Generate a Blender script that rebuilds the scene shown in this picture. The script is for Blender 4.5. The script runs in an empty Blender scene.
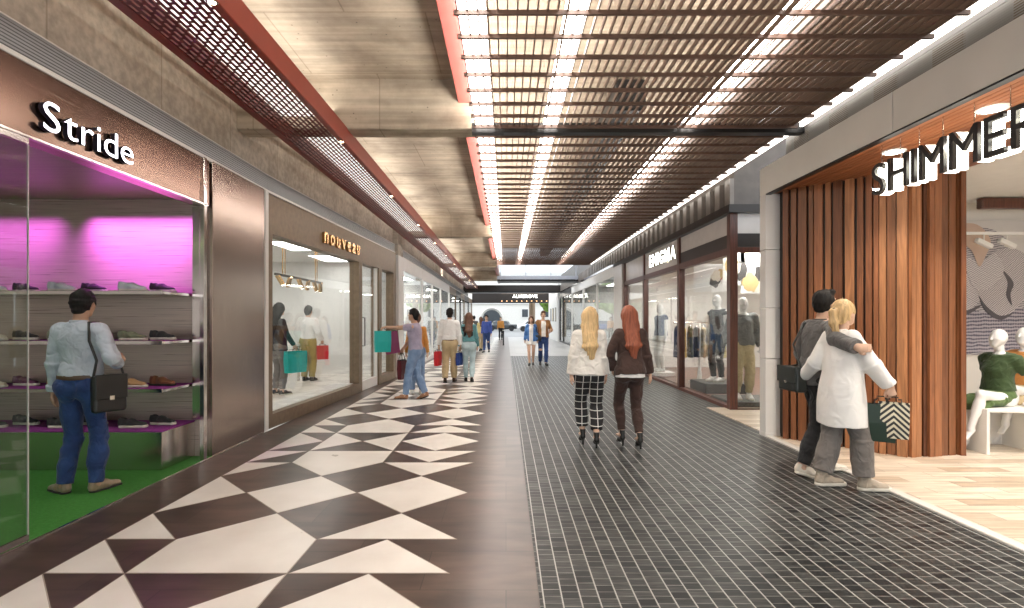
import bpy, math, random
import numpy as np
from mathutils import Vector, Matrix
random.seed(7); rng = np.random.default_rng(5)
SC = bpy.context.scene
COL = SC.collection
R = math.radians

# ------------------------------------------------------------------ tagging
def tag(o, label=None, cat=None, group=None, kind=None):
    if label: o['label'] = label
    if cat: o['category'] = cat
    if group: o['group'] = group
    if kind: o['kind'] = kind
    return o
def empty(name, loc=(0, 0, 0), rz=0.0, label=None, cat=None, group=None):
    o = bpy.data.objects.new(name, None); COL.objects.link(o)
    o.location = loc; o.rotation_euler = (0, 0, rz); o.empty_display_size = .1
    return tag(o, label, cat, group)
def link(name, me, parent=None, mats=None):
    o = bpy.data.objects.new(name, me); COL.objects.link(o)
    if mats is not None and not me.materials:
        for m in (mats if isinstance(mats, (list, tuple)) else [mats]): me.materials.append(m)
    if parent: o.parent = parent
    return o
def copy_tree(o, parent=None):
    c = o.copy(); COL.objects.link(c)
    if parent: c.parent = parent
    for ch in list(o.children): copy_tree(ch, c)
    return c
def ordinal(n): return ['first','second','third','fourth','fifth','sixth','seventh','eighth','ninth','tenth','eleventh','twelfth','thirteenth','fourteenth'][n]

# ------------------------------------------------------------------ mesh builder
class MB:
    def __init__(s, M=None): s.v = []; s.f = []; s.mi = []; s.sm = []; s.M = M
    def add(s, vs, fs, mi=0, smooth=False):
        b = len(s.v)
        for p in vs:
            p = Vector(p)
            s.v.append(tuple(s.M @ p) if s.M else tuple(p))
        for f in fs: s.f.append([i + b for i in f]); s.mi.append(mi); s.sm.append(smooth)
        return s
    def box(s, x0, x1, y0, y1, z0, z1, mi=0, bev=0.0):
        if bev <= 0:
            return s.add([(x0,y0,z0),(x1,y0,z0),(x1,y1,z0),(x0,y1,z0),(x0,y0,z1),(x1,y0,z1),(x1,y1,z1),(x0,y1,z1)],
                  [(0,3,2,1),(4,5,6,7),(0,1,5,4),(1,2,6,5),(2,3,7,6),(3,0,4,7)], mi)
        b = bev                                            # chamfered box
        c = [(x0,y0),(x1,y0),(x1,y1),(x0,y1)]
        def ring(z, k):
            return [(x0+k+b,y0+k,z),(x1-k-b,y0+k,z),(x1-k,y0+k+b,z),(x1-k,y1-k-b,z),(x1-k-b,y1-k,z),(x0+k+b,y1-k,z),(x0+k,y1-k-b,z),(x0+k,y0+k+b,z)]
        vs = ring(z0,b)+ring(z0+b,0)+ring(z1-b,0)+ring(z1,b)
        fs = [tuple(range(7,-1,-1)), tuple(range(24,32))]
        for r in range(3):
            for i in range(8):
                j=(i+1)%8; fs.append((r*8+i,r*8+j,r*8+8+j,r*8+8+i))
        return s.add(vs, fs, mi)
    def tube(s, pts, r, n=10, mi=0, caps=True):
        pts = [Vector(p) for p in pts]
        rs = r if isinstance(r, (list, tuple)) else [r]*len(pts)
        vs = []; prev = None
        for i, p in enumerate(pts):
            d = (pts[min(i+1,len(pts)-1)] - pts[max(i-1,0)]).normalized()
            if prev is None:
                a = Vector((0,0,1)) if abs(d.z) < .9 else Vector((1,0,0))
                u = d.cross(a).normalized()
            else: u = (prev - d*prev.dot(d)).normalized()
            prev = u; w = d.cross(u)
            for k in range(n):
                t = 2*math.pi*k/n; vs.append(p + (u*math.cos(t) + w*math.sin(t))*rs[i])
        fs = []
        for i in range(len(pts)-1):
            for k in range(n):
                j=(k+1)%n; fs.append((i*n+k,i*n+j,(i+1)*n+j,(i+1)*n+k))
        s.add(vs, fs, mi, True)
        if caps:
            s.add(vs[:n], [tuple(range(n-1,-1,-1))], mi); s.add(vs[-n:], [tuple(range(n))], mi)
        return s
    def lathe(s, prof, c=(0,0,0), n=20, mi=0):
        vs = []; fs = []
        for r, z in prof:
            for k in range(n):
                t = 2*math.pi*k/n; vs.append((c[0]+r*math.cos(t), c[1]+r*math.sin(t), c[2]+z))
        for i in range(len(prof)-1):
            for k in range(n):
                j=(k+1)%n; fs.append((i*n+k,i*n+j,(i+1)*n+j,(i+1)*n+k))
        return s.add(vs, fs, mi, True)
    def prism(s, poly, z0, z1, mi=0):                       # polygon in xy, counter-clockwise
        n=len(poly); vs=[(x,y,z0) for x,y in poly]+[(x,y,z1) for x,y in poly]
        fs=[tuple(range(n-1,-1,-1)), tuple(range(n,2*n))]+[(i,(i+1)%n,n+(i+1)%n,n+i) for i in range(n)]
        return s.add(vs, fs, mi)
    def build(s, name, mats, parent=None):
        me = bpy.data.meshes.new(name); me.from_pydata(s.v, [], s.f)
        for m in (mats if isinstance(mats, (list, tuple)) else [mats]): me.materials.append(m)
        me.polygons.foreach_set('material_index', s.mi); me.polygons.foreach_set('use_smooth', s.sm)
        me.update()
        return link(name, me, parent)
def struct(name, mb, mats, parent=None, label=None):
    o = mb.build(name, mats, parent)
    if not parent: tag(o, label, kind='structure')
    return o
def boxo(name, dims, mats, parent=None, bev=0.0):
    return MB().box(*dims, bev=bev).build(name, mats, parent)

# ------------------------------------------------------------------ materials
def nodes(name):
    m = bpy.data.materials.new(name); m.use_nodes = True
    nt = m.node_tree; b = nt.nodes['Principled BSDF']
    return m, nt, b
def N(nt, t, **kw):
    n = nt.nodes.new(t)
    for k, v in kw.items():
        if k.startswith('i_'): n.inputs[k[2:].replace('_', ' ')].default_value = v
        else: setattr(n, k, v)
    return n
def L(nt, a, ao, b, bi): nt.links.new(a.outputs[ao], b.inputs[bi])
def c4(c): return (c[0], c[1], c[2], 1)
def coords(nt, scale=(1,1,1), rot=(0,0,0), kind='Object'):
    tc = N(nt, 'ShaderNodeTexCoord'); mp = N(nt, 'ShaderNodeMapping')
    mp.inputs['Scale'].default_value = scale; mp.inputs['Rotation'].default_value = rot
    L(nt, tc, kind, mp, 'Vector'); return mp
def mat(name, col, rough=.5, metal=0.0, var=.12, scale=6.0, stretch=(1,1,1), bump=0.0, bscale=None, spec=.5, sheen=0, rvar=0.0, col2=None, coat=0, detail=4, bdetail=5):
    m, nt, b = nodes(name)
    mp = coords(nt, stretch)
    nz = N(nt, 'ShaderNodeTexNoise'); nz.inputs['Scale'].default_value = scale; nz.inputs['Detail'].default_value = detail
    L(nt, mp, 'Vector', nz, 'Vector')
    rp = N(nt, 'ShaderNodeValToRGB')
    lo = col2 if col2 else tuple(max(0, x*(1-var)) for x in col)
    hi = col if col2 else tuple(min(1, x*(1+var)) for x in col)
    rp.color_ramp.elements[0].color = c4(lo); rp.color_ramp.elements[1].color = c4(hi)
    rp.color_ramp.elements[0].position = .3; rp.color_ramp.elements[1].position = .7
    L(nt, nz, 'Fac', rp, 'Fac'); L(nt, rp, 'Color', b, 'Base Color')
    b.inputs['Roughness'].default_value = rough; b.inputs['Metallic'].default_value = metal
    b.inputs['Specular IOR Level'].default_value = spec
    if coat: b.inputs['Coat Weight'].default_value = coat
    if sheen: b.inputs['Sheen Weight'].default_value = sheen
    if rvar:
        mr = N(nt, 'ShaderNodeMapRange'); mr.inputs['To Min'].default_value = rough-rvar; mr.inputs['To Max'].default_value = rough+rvar
        L(nt, nz, 'Fac', mr, 'Value'); L(nt, mr, 'Result', b, 'Roughness')
    if bump:
        n2 = N(nt, 'ShaderNodeTexNoise'); n2.inputs['Scale'].default_value = bscale or scale*4; n2.inputs['Detail'].default_value = bdetail; n2.inputs['Distortion'].default_value = .8 if bdetail < 5 else 0
        L(nt, mp, 'Vector', n2, 'Vector')
        bp = N(nt, 'ShaderNodeBump'); bp.inputs['Strength'].default_value = bump; bp.inputs['Distance'].default_value = .01 if (bscale or 99) > 30 else .035
        L(nt, n2, 'Fac', bp, 'Height'); L(nt, bp, 'Normal', b, 'Normal')
    return m
def emit(name, col, s):
    m, nt, b = nodes(name); b.inputs['Base Color'].default_value = c4(col)
    b.inputs['Emission Color'].default_value = c4(col); b.inputs['Emission Strength'].default_value = s
    return m
def glass(name, tint=(1,1,1), refl=1.0, ior=1.5):
    m, nt, b = nodes(name); nt.nodes.remove(b); out = nt.nodes['Material Output']
    t = N(nt, 'ShaderNodeBsdfTransparent'); t.inputs['Color'].default_value = c4(tint)
    g = N(nt, 'ShaderNodeBsdfGlossy'); g.inputs['Roughness'].default_value = 0.01
    lw = N(nt, 'ShaderNodeLayerWeight'); lw.inputs['Blend'].default_value = .5           # Schlick reflectance of a thin pane
    pw = N(nt, 'ShaderNodeMath', operation='POWER'); pw.inputs[1].default_value = 4.0
    mu = N(nt, 'ShaderNodeMath', operation='MULTIPLY_ADD', use_clamp=True); mu.inputs[1].default_value = .9*refl; mu.inputs[2].default_value = .03*refl
    mx = N(nt, 'ShaderNodeMixShader')
    L(nt, lw, 'Facing', pw, 0); L(nt, pw, 0, mu, 0); L(nt, mu, 'Value', mx, 'Fac'); L(nt, t, 0, mx, 1); L(nt, g, 0, mx, 2); L(nt, mx, 0, out, 'Surface')
    return m
def brick_mat(name, c1, c2, mortar, bw, rh, ms=.004, rot=0.0, rough=.4, offset=.5, streak=None, streak_amt=.5, bias=0.0, bump=.15, extra=None, spec=.5):
    m, nt, b = nodes(name)
    mp = coords(nt, rot=(0,0,rot))
    br = N(nt, 'ShaderNodeTexBrick'); br.offset = offset
    br.inputs['Color1'].default_value = c4(c1); br.inputs['Color2'].default_value = c4(c2); br.inputs['Mortar'].default_value = c4(mortar)
    br.inputs['Scale'].default_value = 1.0; br.inputs['Mortar Size'].default_value = ms; br.inputs['Brick Width'].default_value = bw
    br.inputs['Row Height'].default_value = rh; br.inputs['Bias'].default_value = bias; br.inputs['Mortar Smooth'].default_value = .1
    L(nt, mp, 'Vector', br, 'Vector')
    src, so = br, 'Color'
    if streak:
        mp2 = coords(nt, streak)
        nz = N(nt, 'ShaderNodeTexNoise'); nz.inputs['Scale'].default_value = 1.0; nz.inputs['Detail'].default_value = 6
        L(nt, mp2, 'Vector', nz, 'Vector')
        mr = N(nt, 'ShaderNodeMapRange'); mr.inputs['From Min'].default_value=.3; mr.inputs['From Max'].default_value=.7
        mr.inputs['To Min'].default_value = 1-streak_amt; mr.inputs['To Max'].default_value = 1+streak_amt
        L(nt, nz, 'Fac', mr, 'Value')
        mx = N(nt, 'ShaderNodeVectorMath', operation='MULTIPLY'); L(nt, br, 'Color', mx, 0); L(nt, mr, 'Result', mx, 1)
        src, so = mx, 'Vector'
    if extra: src, so = extra(nt, src, so)
    L(nt, src, so, b, 'Base Color')
    b.inputs['Roughness'].default_value = rough; b.inputs['Specular IOR Level'].default_value = spec
    if bump:
        bp = N(nt, 'ShaderNodeBump'); bp.inputs['Strength'].default_value = bump; bp.inputs['Distance'].default_value = .003; bp.invert = True
        L(nt, br, 'Fac', bp, 'Height'); L(nt, bp, 'Normal', b, 'Normal')
    return m
def island_mat(name, cols, rough=.45, grain=(1,1,1), gamt=.3, gscale=10.0):
    m, nt, b = nodes(name)
    g = N(nt, 'ShaderNodeNewGeometry'); rp = N(nt, 'ShaderNodeValToRGB'); rp.color_ramp.interpolation = 'LINEAR'
    e = rp.color_ramp.elements
    while len(e) < len(cols): e.new(.5)
    for i, c in enumerate(cols): e[i].position = i/(len(cols)-1); e[i].color = c4(c)
    L(nt, g, 'Random Per Island', rp, 'Fac')
    mp = coords(nt, grain); nz = N(nt, 'ShaderNodeTexNoise'); nz.inputs['Scale'].default_value = gscale; nz.inputs['Detail'].default_value = 6
    nz.inputs['Distortion'].default_value = 1.2
    L(nt, mp, 'Vector', nz, 'Vector')
    mr = N(nt, 'ShaderNodeMapRange'); mr.inputs['From Min'].default_value=.3; mr.inputs['From Max'].default_value=.7
    mr.inputs['To Min'].default_value=1-gamt; mr.inputs['To Max'].default_value=1+gamt
    L(nt, nz, 'Fac', mr, 'Value')
    mx = N(nt, 'ShaderNodeVectorMath', operation='MULTIPLY'); L(nt, rp, 'Color', mx, 0); L(nt, mr, 'Result', mx, 1)
    L(nt, mx, 'Vector', b, 'Base Color'); b.inputs['Roughness'].default_value = rough
    return m
def concrete(name, col, dark, board=.18, axis='y', rough=.75, holes=True):
    m, nt, b = nodes(name)
    mp = coords(nt)
    n1 = N(nt, 'ShaderNodeTexNoise'); n1.inputs['Scale'].default_value = 1.1; n1.inputs['Detail'].default_value = 8; n1.inputs['Roughness'].default_value = .65
    L(nt, mp, 'Vector', n1, 'Vector')
    rp = N(nt, 'ShaderNodeValToRGB'); rp.color_ramp.elements[0].position=.32; rp.color_ramp.elements[1].position=.62
    rp.color_ramp.elements[0].color=c4(dark); rp.color_ramp.elements[1].color=c4(col)
    L(nt, n1, 'Fac', rp, 'Fac')
    st = coords(nt, (1.2, 26, 26) if axis == 'y' else (26, 1.2, 26))          # board-marked streaks
    n2 = N(nt, 'ShaderNodeTexNoise'); n2.inputs['Scale'].default_value=.5; n2.inputs['Detail'].default_value=4
    L(nt, st, 'Vector', n2, 'Vector')
    mr = N(nt, 'ShaderNodeMapRange'); mr.inputs['From Min'].default_value=.35; mr.inputs['From Max'].default_value=.65; mr.inputs['To Min'].default_value=.8; mr.inputs['To Max'].default_value=1.12
    L(nt, n2, 'Fac', mr, 'Value')
    br = N(nt, 'ShaderNodeTexBrick'); br.offset=.5; br.inputs['Scale'].default_value=1; br.inputs['Brick Width'].default_value=1.55; br.inputs['Row Height'].default_value=1.25
    br.inputs['Mortar Size'].default_value=.008; br.inputs['Color1'].default_value=(1,1,1,1); br.inputs['Color2'].default_value=(.92,.92,.92,1); br.inputs['Mortar'].default_value=(.7,.68,.66,1)
    L(nt, mp, 'Vector', br, 'Vector')
    mx = N(nt, 'ShaderNodeVectorMath', operation='MULTIPLY'); L(nt, rp, 'Color', mx, 0); L(nt, mr, 'Result', mx, 1)
    my = N(nt, 'ShaderNodeVectorMath', operation='MULTIPLY'); L(nt, mx, 'Vector', my, 0); L(nt, br, 'Color', my, 1)
    vo = N(nt, 'ShaderNodeTexVoronoi'); vo.inputs['Scale'].default_value=9                    # small blow holes
    L(nt, mp, 'Vector', vo, 'Vector')
    ms = N(nt, 'ShaderNodeMapRange'); ms.inputs['From Min'].default_value=.04; ms.inputs['From Max'].default_value=.10; ms.inputs['To Min'].default_value=.35
    L(nt, vo, 'Distance', ms, 'Value')
    mz = N(nt, 'ShaderNodeVectorMath', operation='MULTIPLY'); L(nt, my, 'Vector', mz, 0); L(nt, ms, 'Result', mz, 1)
    L(nt, mz if holes else my, 'Vector', b, 'Base Color')
    b.inputs['Roughness'].default_value = rough
    bp = N(nt, 'ShaderNodeBump'); bp.inputs['Strength'].default_value=.25; bp.inputs['Distance'].default_value=.01
    L(nt, n1, 'Fac', bp, 'Height'); L(nt, bp, 'Normal', b, 'Normal')
    return m
def brushed(name, col, rough=.3, axis='x', amt=.25, var=.15, metal=1.0):
    st = {'x': (1.5, 90, 90), 'z': (90, 90, 1.5), 'y': (90, 1.5, 90)}[axis]
    m, nt, b = nodes(name); mp = coords(nt, st)
    nz = N(nt, 'ShaderNodeTexNoise'); nz.inputs['Scale'].default_value=1; nz.inputs['Detail'].default_value=5
    L(nt, mp, 'Vector', nz, 'Vector')
    rp = N(nt, 'ShaderNodeValToRGB'); rp.color_ramp.elements[0].position=.3; rp.color_ramp.elements[1].position=.7
    rp.color_ramp.elements[0].color=c4([x*(1-var) for x in col]); rp.color_ramp.elements[1].color=c4([min(1,x*(1+var)) for x in col])
    L(nt, nz, 'Fac', rp, 'Fac'); L(nt, rp, 'Color', b, 'Base Color')
    b.inputs['Metallic'].default_value=metal
    mr = N(nt, 'ShaderNodeMapRange'); mr.inputs['To Min'].default_value=rough*(1-amt); mr.inputs['To Max'].default_value=rough*(1+amt)
    L(nt, nz, 'Fac', mr, 'Value'); L(nt, mr, 'Result', b, 'Roughness')
    bp = N(nt, 'ShaderNodeBump'); bp.inputs['Strength'].default_value=.0; bp.inputs['Distance'].default_value=.001
    return m
def stripe_alpha(name, col, axis, pitch, duty, rough=.4, metal=.0):
    """sheet metal with open slots: transparent between solid bars"""
    m, nt, b = nodes(name); out = nt.nodes['Material Output']
    b.inputs['Base Color'].default_value=c4(col); b.inputs['Roughness'].default_value=rough; b.inputs['Metallic'].default_value=metal
    tc = N(nt, 'ShaderNodeTexCoord'); sp = N(nt, 'ShaderNodeSeparateXYZ'); L(nt, tc, 'Object', sp, 'Vector')
    dv = N(nt, 'ShaderNodeMath', operation='DIVIDE'); dv.inputs[1].default_value=pitch; L(nt, sp, axis, dv, 0)
    fr = N(nt, 'ShaderNodeMath', operation='FRACT'); L(nt, dv, 0, fr, 0)
    lt = N(nt, 'ShaderNodeMath', operation='LESS_THAN'); lt.inputs[1].default_value=duty; L(nt, fr, 0, lt, 0)
    t = N(nt, 'ShaderNodeBsdfTransparent'); mx = N(nt, 'ShaderNodeMixShader')
    L(nt, lt, 0, mx, 'Fac'); L(nt, t, 0, mx, 1); L(nt, b, 0, mx, 2); L(nt, mx, 0, out, 'Surface')
    return m
def slot_alpha(name, col, bw, rh, ms, rough=.45, rot=math.pi/2):
    """perforated sheet: brick pattern of open slots"""
    m, nt, b = nodes(name); out = nt.nodes['Material Output']
    b.inputs['Base Color'].default_value=c4(col); b.inputs['Roughness'].default_value=rough
    mp = coords(nt, rot=(0,0,rot)); br = N(nt, 'ShaderNodeTexBrick'); br.offset=.5
    br.inputs['Scale'].default_value=1; br.inputs['Brick Width'].default_value=bw; br.inputs['Row Height'].default_value=rh; br.inputs['Mortar Size'].default_value=ms
    br.inputs['Mortar Smooth'].default_value=0
    L(nt, mp, 'Vector', br, 'Vector')
    t = N(nt, 'ShaderNodeBsdfTransparent'); mx = N(nt, 'ShaderNodeMixShader')
    L(nt, br, 'Fac', mx, 'Fac'); L(nt, t, 0, mx, 1); L(nt, b, 0, mx, 2); L(nt, mx, 0, out, 'Surface')
    return m
def diag_mat(name, base, line, p, duty, slope, rough=.6):
    m, nt, b = nodes(name); tc = N(nt, 'ShaderNodeTexCoord'); sp = N(nt, 'ShaderNodeSeparateXYZ'); L(nt, tc, 'Object', sp, 'Vector')
    ab = N(nt, 'ShaderNodeMath', operation='ABSOLUTE'); L(nt, sp, 'X', ab, 0)
    ma = N(nt, 'ShaderNodeMath', operation='MULTIPLY_ADD'); ma.inputs[1].default_value=slope; L(nt, ab, 0, ma, 0); L(nt, sp, 'Z', ma, 2)
    dv = N(nt, 'ShaderNodeMath', operation='DIVIDE'); dv.inputs[1].default_value=p; L(nt, ma, 0, dv, 0)
    fr = N(nt, 'ShaderNodeMath', operation='FRACT'); L(nt, dv, 0, fr, 0)
    lt = N(nt, 'ShaderNodeMath', operation='LESS_THAN'); lt.inputs[1].default_value=duty; L(nt, fr, 0, lt, 0)
    mx = N(nt, 'ShaderNodeMix', data_type='RGBA'); mx.inputs['A'].default_value=c4(base); mx.inputs['B'].default_value=c4(line)
    L(nt, lt, 0, mx, 'Factor'); L(nt, mx, 'Result', b, 'Base Color'); b.inputs['Roughness'].default_value = rough
    return m
def line_mat(name, base, line, px, pz, w, rough=.8, thick2=None):
    """woven window-pane check: thin lines over a base colour (object x/z)"""
    m, nt, b = nodes(name)
    tc = N(nt, 'ShaderNodeTexCoord'); sp = N(nt, 'ShaderNodeSeparateXYZ'); L(nt, tc, 'Object', sp, 'Vector')
    fac = None
    for ax, p in (('X', px), ('Z', pz)):
        if not p: continue
        dv = N(nt, 'ShaderNodeMath', operation='DIVIDE'); dv.inputs[1].default_value=p; L(nt, sp, ax, dv, 0)
        fr = N(nt, 'ShaderNodeMath', operation='FRACT'); L(nt, dv, 0, fr, 0)
        lt = N(nt, 'ShaderNodeMath', operation='LESS_THAN'); lt.inputs[1].default_value=w/p; L(nt, fr, 0, lt, 0)
        if fac is None: fac = lt
        else:
            mxm = N(nt, 'ShaderNodeMath', operation='MAXIMUM'); L(nt, fac, 0, mxm, 0); L(nt, lt, 0, mxm, 1); fac = mxm
    mx = N(nt, 'ShaderNodeMix', data_type='RGBA'); mx.inputs['A'].default_value=c4(base); mx.inputs['B'].default_value=c4(line)
    L(nt, fac, 0, mx, 'Factor'); L(nt, mx, 'Result', b, 'Base Color'); b.inputs['Roughness'].default_value=rough
    return m

# ------------------------------------------------------------------ signed-distance modelling -> one continuous mesh
def smin(a, b, k):
    if k <= 0: return np.minimum(a, b)
    h = np.maximum(k - np.abs(a-b), 0)/k
    return np.minimum(a, b) - h*h*k*.25
def V3(p): return np.array(p, float)
class SDF:
    def __init__(s, lo, hi, h):
        s.h = h; s.lo = V3(lo) - 3*h; n = np.ceil((V3(hi) + 3*h - s.lo)/h).astype(int) + 1
        s.n = n; s.ax = [s.lo[i] + h*np.arange(n[i]) for i in range(3)]
        s.F = np.full(n, 1.0, np.float32)
    def like(s):
        o = SDF.__new__(SDF); o.h=s.h; o.lo=s.lo; o.n=s.n; o.ax=s.ax; o.F=np.full(s.n, 1.0, np.float32); return o
    def _sub(s, lo, hi):
        sl = []
        for i in range(3):
            a = int(np.clip(math.floor((lo[i]-s.lo[i])/s.h), 0, s.n[i])); b = int(np.clip(math.ceil((hi[i]-s.lo[i])/s.h)+1, 0, s.n[i])); sl.append(slice(a, b))
        return tuple(sl)
    def _xyz(s, sl): return (s.ax[0][sl[0]][:,None,None], s.ax[1][sl[1]][None,:,None], s.ax[2][sl[2]][None,None,:])
    def seg(s, a, b, ra, rb=None, k=.02, xd=(1,0,0), cap=None, sub=False):
        a, b = V3(a), V3(b); rb = ra if rb is None else rb
        ra = V3((ra, ra) if np.isscalar(ra) else ra); rb = V3((rb, rb) if np.isscalar(rb) else rb)
        m = max(ra.max(), rb.max()) + k + 4*s.h
        sl = s._sub(np.minimum(a,b)-m, np.maximum(a,b)+m)
        if any(x.stop <= x.start for x in sl): return s
        X,Y,Z = s._xyz(sl); w = b-a; l2 = float(w@w)
        wd = w/math.sqrt(l2) if l2 > 1e-12 else V3((0,0,1))
        xd = V3(xd); xd = xd - wd*(xd@wd)
        if np.linalg.norm(xd) < 1e-6: xd = V3((0,1,0)) - wd*wd[1]
        xd /= np.linalg.norm(xd); yd = np.cross(wd, xd)
        dx,dy,dz = X-a[0], Y-a[1], Z-a[2]
        t = np.clip((dx*w[0]+dy*w[1]+dz*w[2])/max(l2,1e-12), 0, 1)
        qx,qy,qz = dx-t*w[0], dy-t*w[1], dz-t*w[2]
        rx = ra[0]+(rb[0]-ra[0])*t; ry = ra[1]+(rb[1]-ra[1])*t; rm = np.minimum(rx, ry); rz = rm if cap is None else cap
        d = (np.sqrt(((qx*xd[0]+qy*xd[1]+qz*xd[2])/rx)**2 + ((qx*yd[0]+qy*yd[1]+qz*yd[2])/ry)**2 + ((qx*wd[0]+qy*wd[1]+qz*wd[2])/rz)**2)-1)*rm
        s._put(sl, d, k, sub); return s
    def ell(s, c, r, Rm=None, k=.02, sub=False):
        c, r = V3(c), V3(r); m = r.max()+k+4*s.h; sl = s._sub(c-m, c+m)
        if any(x.stop <= x.start for x in sl): return s
        X,Y,Z = s._xyz(sl); d = [X-c[0], Y-c[1], Z-c[2]]
        Rm = np.eye(3) if Rm is None else np.asarray(Rm)
        q = [sum(d[j]*Rm[j,i] for j in range(3))/r[i] for i in range(3)]
        s._put(sl, (np.sqrt(q[0]**2+q[1]**2+q[2]**2)-1)*r.min(), k, sub); return s
    def box(s, c, r, Rm=None, rnd=.005, k=.0, sub=False):
        c, r = V3(c), V3(r); m = np.linalg.norm(r)+k+4*s.h; sl = s._sub(c-m, c+m)
        if any(x.stop <= x.start for x in sl): return s
        X,Y,Z = s._xyz(sl); d=[X-c[0],Y-c[1],Z-c[2]]; Rm = np.eye(3) if Rm is None else np.asarray(Rm)
        q=[np.abs(sum(d[j]*Rm[j,i] for j in range(3)))-(r[i]-rnd) for i in range(3)]
        o = np.sqrt(sum(np.maximum(x,0)**2 for x in q)) + np.minimum(np.maximum(np.maximum(q[0],q[1]),q[2]),0) - rnd
        s._put(sl, o, k, sub); return s
    def loft(s, zz, cx, cy, rx, ry, k=.02, p=2.2):
        """upright body of smoothly varying oval section"""
        z = np.linspace(zz[0], zz[-1], 160); w = max(3, int(160*.05/(zz[-1]-zz[0]))); ker = np.ones(w)/w
        def sm(v): y = np.interp(z, zz, v); return np.convolve(np.pad(y, w//2+1, mode='edge'), ker, 'same')[w//2+1:w//2+1+160]
        CX, CY, RX, RY = [sm(v) for v in (cx, cy, rx, ry)]
        m = max(RX.max(), RY.max())+k+4*s.h; sl = s._sub((CX.min()-m, CY.min()-m, zz[0]-k-3*s.h), (CX.max()+m, CY.max()+m, zz[-1]+k+3*s.h))
        X,Y,Z = s._xyz(sl); f = lambda v: np.interp(Z, z, v)
        a, b = f(RX), f(RY); d = ((np.abs((X-f(CX))/a)**p + np.abs((Y-f(CY))/b)**p)**(1/p)-1)*np.minimum(a, b)
        d = np.maximum(d, np.maximum(zz[0]-Z, Z-zz[-1])); s._put(sl, d, k, False); return s
    def _put(s, sl, d, k, sub):
        if sub:
            f = s.F[sl]; s.F[sl] = -smin(-f, d, k) if k > 0 else np.maximum(f, -d)
        else: s.F[sl] = smin(s.F[sl], d, k)
    def clip(s, p, n):                                       # keep the side the normal points away from
        n = V3(n)/np.linalg.norm(n); p = V3(p); X,Y,Z = s._xyz((slice(None),)*3)
        s.F = np.maximum(s.F, ((X-p[0])*n[0]+(Y-p[1])*n[1]+(Z-p[2])*n[2]).astype(np.float32)); return s
    def merge(s, o, k=.01): s.F = smin(s.F, o.F, k); return s
    def wrinkle(s, amp, f=30, seed=0, stretch=(1,1,1)):
        r = np.random.default_rng(seed); X,Y,Z = s._xyz((slice(None),)*3); X,Y,Z = X*stretch[0],Y*stretch[1],Z*stretch[2]
        for i in range(4):
            d = r.normal(size=3); d /= np.linalg.norm(d); e = r.normal(size=3); ph = r.uniform(0,6,2); ff = f*(.6+.5*i)
            s.F = s.F + (amp/(1+.5*i))*np.sin(ff*(X*d[0]+Y*d[1]+Z*d[2]) + 1.6*np.sin(ff*.35*(X*e[0]+Y*e[1]+Z*e[2])+ph[0])+ph[1]).astype(np.float32)
        return s
    def mesh(s):
        F = s.F; n = F.shape; S = F < 0
        C = [S[i:n[0]-1+i, j:n[1]-1+j, k:n[2]-1+k] for i in (0,1) for j in (0,1) for k in (0,1)]
        cnt = sum(c.astype(np.int8) for c in C); act = (cnt > 0) & (cnt < 8)
        idx = np.argwhere(act); m = len(idx)
        if m == 0: return np.zeros((0,3)), np.zeros((0,4), int)
        cid = np.full(act.shape, -1, np.int64); cid[act] = np.arange(m)
        fv = np.stack([F[idx[:,0]+i, idx[:,1]+j, idx[:,2]+k] for i in (0,1) for j in (0,1) for k in (0,1)], 1)
        off = np.array([(i,j,k) for i in (0,1) for j in (0,1) for k in (0,1)], float)
        acc = np.zeros((m,3)); num = np.zeros(m)
        for a in range(8):
            for b in range(a+1, 8):
                if abs(off[a]-off[b]).sum() != 1: continue
                fa, fb = fv[:,a], fv[:,b]; x = (fa < 0) != (fb < 0)
                t = np.where(x, fa/np.where(x, fa-fb, 1), 0)
                acc += np.where(x[:,None], off[a] + t[:,None]*(off[b]-off[a]), 0); num += x
        V = s.lo + s.h*(idx + acc/num[:,None])
        Q = []
        for d in range(3):
            o = [i for i in range(3) if i != d]
            a = [slice(None)]*3; b = [slice(None)]*3; a[d] = slice(0,-1); b[d] = slice(1,None)
            x = S[tuple(a)] != S[tuple(b)]; e = np.argwhere(x)
            ok = (e[:,o[0]]>0)&(e[:,o[1]]>0)&(e[:,o[0]]<n[o[0]]-1)&(e[:,o[1]]<n[o[1]]-1); e = e[ok]
            ins = S[tuple(e.T)]
            def cc(u, v):
                g = e.copy(); g[:,o[0]] -= u; g[:,o[1]] -= v; return cid[tuple(g.T)]
            q = np.stack([cc(0,0), cc(1,0), cc(1,1), cc(0,1)], 1)
            flip = ins if d != 1 else ~ins
            q[~flip] = q[~flip][:, ::-1]
            Q.append(q)
        return V, np.concatenate(Q)
def np_mesh(name, V, Q, mats, smooth=True, mi=None):
    me = bpy.data.meshes.new(name)
    me.vertices.add(len(V)); me.vertices.foreach_set('co', np.asarray(V, np.float32).ravel())
    q = np.asarray(Q, np.int32); k = q.shape[1] if len(q) else 4
    me.loops.add(q.size); me.loops.foreach_set('vertex_index', q.ravel())
    me.polygons.add(len(q)); me.polygons.foreach_set('loop_start', np.arange(0, q.size, k, dtype=np.int32))
    me.polygons.foreach_set('use_smooth', np.full(len(q), smooth))
    for m in (mats if isinstance(mats, (list, tuple)) else [mats]): me.materials.append(m)
    if mi is not None: me.polygons.foreach_set('material_index', np.asarray(mi, np.int32))
    me.update(calc_edges=True); me.validate()
    return me
def sdf_obj(name, S, mats, parent=None, smooth=True):
    V, Q = S.mesh()
    return link(name, np_mesh(name, V, Q, mats, smooth), parent)

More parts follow.
